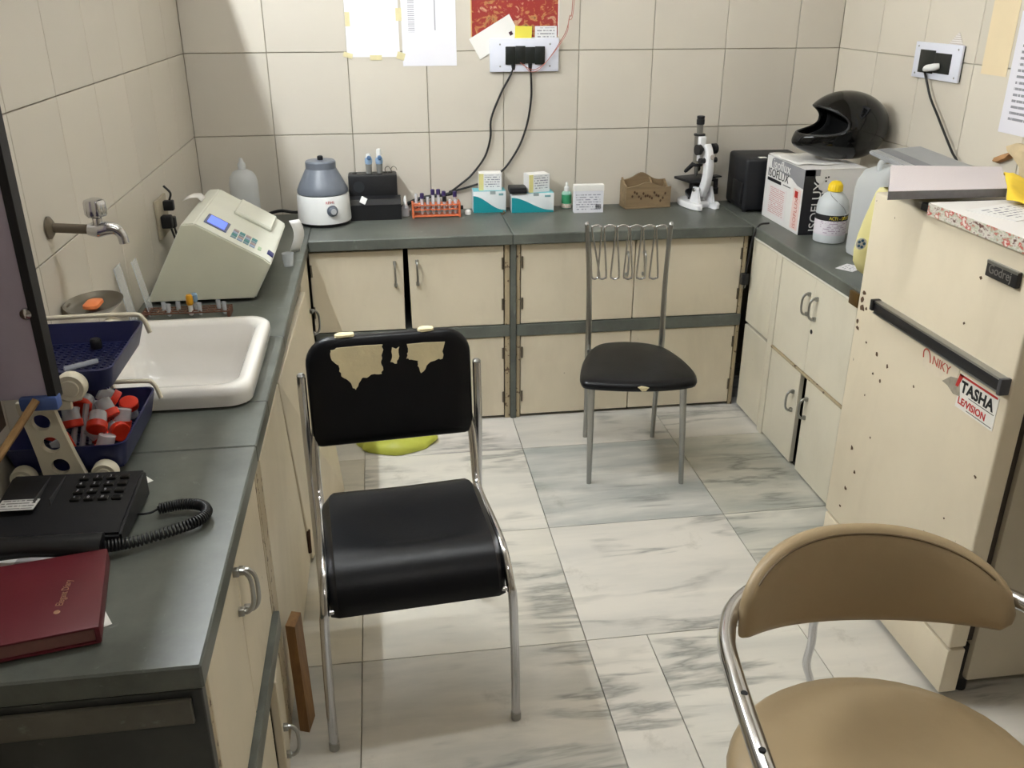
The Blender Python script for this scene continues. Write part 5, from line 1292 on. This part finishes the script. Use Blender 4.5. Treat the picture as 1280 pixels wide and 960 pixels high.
P2 = wpaper('paper_notice', 504, 0, 571, 82, 1.66, m_print('list print', (234, 233, 240), (120, 120, 130), 0, 2, 46, .12, .24, .36, 1.0, .36, 60, [(.60, .625, .38, 1.0, (170, 170, 178))]), 'white printed list with a ruled column on the back wall', off=.0006)
# picture print above the socket (plain generic figures-free pattern)
pm = NT('festive print'); gc = pm.tc.outputs['Generated']
n1 = pm.noise(pm.mapping(gc, sc=(9, 1, 7)), 1.0, 4, .6, .8)
pm.col(pm.ramp(n1, [(.30, lin((112, 84, 60))), (.40, lin((190, 136, 84))), (.47, lin((150, 52, 46))), (.60, lin((150, 48, 48))), (.67, lin((206, 164, 130))), (.75, lin((96, 74, 60)))])); pm.set(Roughness=.4)
P3 = wpaper('wall_poster', 590, 0, 697, 46, 1.68, pm.m, 'red and ochre picture poster above the socket on the back wall', 'poster')
a, b = py(D, 590, 46), py(D, 697, 46)
MB().box((a.x-.004, D-.0019, a.z), (a.x, D-.0006, 1.68)).build('border', M('poster border', (214, 170, 110), .5), P3, 0); MB().box((b.x, D-.0019, a.z), (b.x+.004, D-.0006, 1.68)).build('border', PAPER, P3, 0)
# cards behind the socket plate
def card(cu, cv, w_, h_, r_, mat, label, off):
    c = py(D, cu, cv); q = MB().box((-w_/2, -.0008, -h_/2), (w_/2, 0, h_/2)).build('card', mat, None, 0); q.location = (c.x, D-off, c.z); q.rotation_euler = (0, r_, 0); return tag(q, label, 'card')
cw = card(618, 46, .18, .085, -.52, PAPER, 'tilted white envelope tucked behind the back wall socket', .0028)
MB().box((.055, -.0014, -.028), (.068, -.0007, -.014)).build('stamp', M('stamp', (70, 40, 52), .6), cw, 0)
card(654, 42, .066, .055, .03, M('yellow card', (228, 216, 84), .6, 0, .04), 'yellow card behind the top of the back wall socket', .0044)
card(682, 42, .086, .055, .0, m_print('card print', (222, 222, 224), (110, 110, 120), 0, 2, 5, .1, .9, .1, .9, .45, 8), 'white business card behind the right of the back wall socket', .0044)
# socket plate
a, b = py(D-.012, 612, 48), py(D-.012, 698, 89)
t = thing('wall_socket', 'white socket board with black taped outlets on the back wall', 'socket', ((a.x+b.x)/2, D, (a.z+b.z)/2))
w_, h_ = (b.x-a.x)/2, (a.z-b.z)/2
MB().box((-w_, -.014, -h_), (w_, -.0056, h_), .002).build('plate', M('plate white', (226, 228, 240), .3, 0, .02), t); MB().box((-w_+.004, -.006, -h_+.004), (w_-.004, -.0002, h_-.004)).build('back_box', M('box grey', (150, 148, 144), .6), t, 0)
TB = M('black tape', (22, 26, 24), .4, 0, .2, 40, .3, 60)
for k in range(4):
    x = -.075+k*.0385; MB().box((x-.0005, -.021-.002*(k % 2), -.035+.002*(k % 3)), (x+.0395, -.014, .030+.002*((k+1) % 3)), .003).build('black_outlet', TB, t)
for x, z in ((-w_+.04, h_-.022), (w_-.035, h_-.022), (-w_+.04, -h_+.02), (w_-.035, -h_+.02)): MB().lathe([(.0035, 0), (.0025, .0015)], 10, Matrix.Translation((x, -.014, z)) @ Matrix.Rotation(PI/2, 4, 'X')).build('screw', STEEL, t)
# cords down the wall
def wcord(pix, r_, label, mat=CORD, off=.012, name='electric_cable', ends=None, cat='cord'):
    P = [py(D-off, u, v) for u, v in pix]
    if name == 'bell_wire': P = [Vector((P[0].x+.02, P[0].y, ZC-.002)), Vector((P[0].x+.012, P[0].y, 2.1))] + P
    if ends: P += [Vector(q) for q in ends]
    return tag(MB().tube(P, r_, 8, 6).build(name, mat, None, 60), label, cat)
q = wcord([(642, 84), (637, 96), (626, 117), (614, 148), (613, 172), (606, 196), (590, 218), (575, 231), (563, 240)], .0042, 'black power cord from the left outlet down to the orange rack')
q2 = wcord([(663, 84), (664, 100), (664, 122), (660, 150), (652, 176), (640, 198), (628, 213), (610, 225), (588, 233), (566, 239)], .0042, 'black power cord from the right outlet passing behind the stacked boxes', off=.013)
for par, u in ((q, 642), (q2, 663)):
    c = py(D-.02, u, 80); MB().lathe([(.006, -.022), (.008, -.012), (.009, .002)], 12, Matrix.Translation((c.x, D-.0125, c.z))).build('plug_neck', BLACK, par)
wcord([(716, 0), (712, 20), (708, 38), (699, 54), (690, 68), (680, 80), (668, 87), (658, 84), (650, 78)], .0013, 'thin reddish wire looping from the ceiling to the back socket', M('red wire', (170, 92, 80), .5), .024, 'bell_wire', cat='wire')
wcord([(718, 0), (711, 26), (709, 40), (698, 58), (684, 76), (672, 88), (662, 89), (654, 80)], .0013, 'second thin pinkish wire beside the reddish one at the back socket', M('pink wire', (190, 128, 116), .5), .026, 'bell_wire', cat='wire')
tag(MB().tube([py(D-.020, 563, 240), (.27, 3.668, ZT+.07), (.15, 3.69, ZT+.05), (.06, 3.695, ZT+.01)], .0075, 8, 6).build('cable_joint', CORD, None, 60), 'thick taped black cable joint lying behind the orange rack', 'cable')
# right wall socket
c0 = px(XR-.012, 1146, 51); c1 = px(XR-.012, 1204, 58); c2 = px(XR-.012, 1197, 104); c3 = px(XR-.012, 1140, 95)
cc = (c0+c1+c2+c3)/4; hw = abs(c0.y-c1.y)/2; hh = abs(c0.z-c3.z)/2
t = thing('wall_socket', 'white socket plate with black tape on the right wall above the helmet', 'socket', (XR, cc.y, cc.z))
MB().box((-.014, -hw, -hh), (-.0056, hw, hh), .002).build('plate', M('plate white', (226, 228, 240)), t); MB().box((-.0058, -hw+.004, -hh+.003), (-.0002, hw-.004, hh-.003)).build('back_box', M('box dark', (60, 66, 64), .6), t, 0)
for y0_, y1_, za, zb2 in ((.008, .098, -.040, .034), (-.086, .008, -.036, .028)): MB().box((-.017, y0_, za), (-.014, y1_, zb2), .001).build('black_tape', TB, t)
for y, z in ((-hw+.02, hh-.014), (hw-.02, hh-.014), (-hw+.02, -hh+.014), (hw-.02, -hh+.014)): MB().lathe([(.0035, 0), (.0025, .0015)], 10, Matrix.Translation((-.014, y, z)) @ Matrix.Rotation(-PI/2, 4, 'Y')).build('screw', STEEL, t)
MB().tube([(-.017, -.030, -.012), (-.030, -.020, -.016), (-.036, .012, -.022), (-.030, .035, -.028)], [.009, .012, .011, .006], 12, 4).build('plug', WHITEP, t, 60)
P = [Vector((XR-.030, cc.y+.035, cc.z-.028))] + [px(XR-.02, u, v) for u, v in ((1158, 100), (1163, 122), (1172, 145), (1181, 168), (1190, 190), (1197, 206))] + [Vector((XR-.02, 2.76, 1.0))]
tag(MB().tube(P, .004, 8, 6).build('electric_cable', CORD, None, 60), 'black cord hanging from the right wall socket behind the fridge', 'cord')
# paper scrap and notice on the right wall
m = MB(); tri = [px(XR-.001, u, v) for u, v in ((1186, 55), (1200, 40), (1204, 56))]
m.rings([[q-Vector((.001, 0, 0)) for q in tri], tri], True); tag(m.build('paper_scrap', m_print('striped scrap', (230, 226, 222), (190, 176, 170), 1, 2, 6, 0, 1, 0, 1, .2, 3), None, 0), 'small striped paper corner sticking up behind the right wall socket', 'paper')
np0 = px(XR, 1248, 163); np1 = px(XR, 1280, 176)
yA = np0.y; zb3 = np0.z
tag(MB().box((XR-.0016, yA-.24, zb3-.003), (XR-.0006, yA, zb3+.34)).build('paper_notice', m_print('notice print', (232, 230, 238), (90, 90, 100), 1, 2, 20, .06, .86, .10, .92, .40, 30), None, 0), 'white printed notice with handwriting-like lines on the right wall', 'paper')
ta = px(XR, 1226, 92); tb = px(XR, 1253, 2)
tag(MB().box((XR-.0012, ta.y-.125, ta.z), (XR-.0004, ta.y, 1.66)).build('tape_strip', M('cream tape', (232, 214, 178), .5, 0, .04), None, 0), 'wide cream adhesive tape strip on the right wall beside the notice', 'tape')

# ================================================================== on the floor
m = MB(); rs = []
fc = pz(.0, 455, 566)
for k, z in ((.6, .0005), (1, .002), (1.02, .014), (.85, .032), (.5, .042), (.15, .046)):
    rs.append([Vector((.145*k*math.cos(a)*(1+.10*math.sin(5*a+z*50)), .085*k*math.sin(a)*(1+.12*math.cos(4*a)), z*(1+.15*math.sin(3*a)))) for a in [2*PI*i/30 for i in range(30)]])
m.rings(rs); q = tag(m.build('plastic_bag', M('lime plastic', (178, 182, 74), .45, 0, .1, 12, .4, 30), None, 60), 'crumpled lime green plastic bag on the floor by the cabinets', 'bag'); q.location = (.00, 3.10, 0)
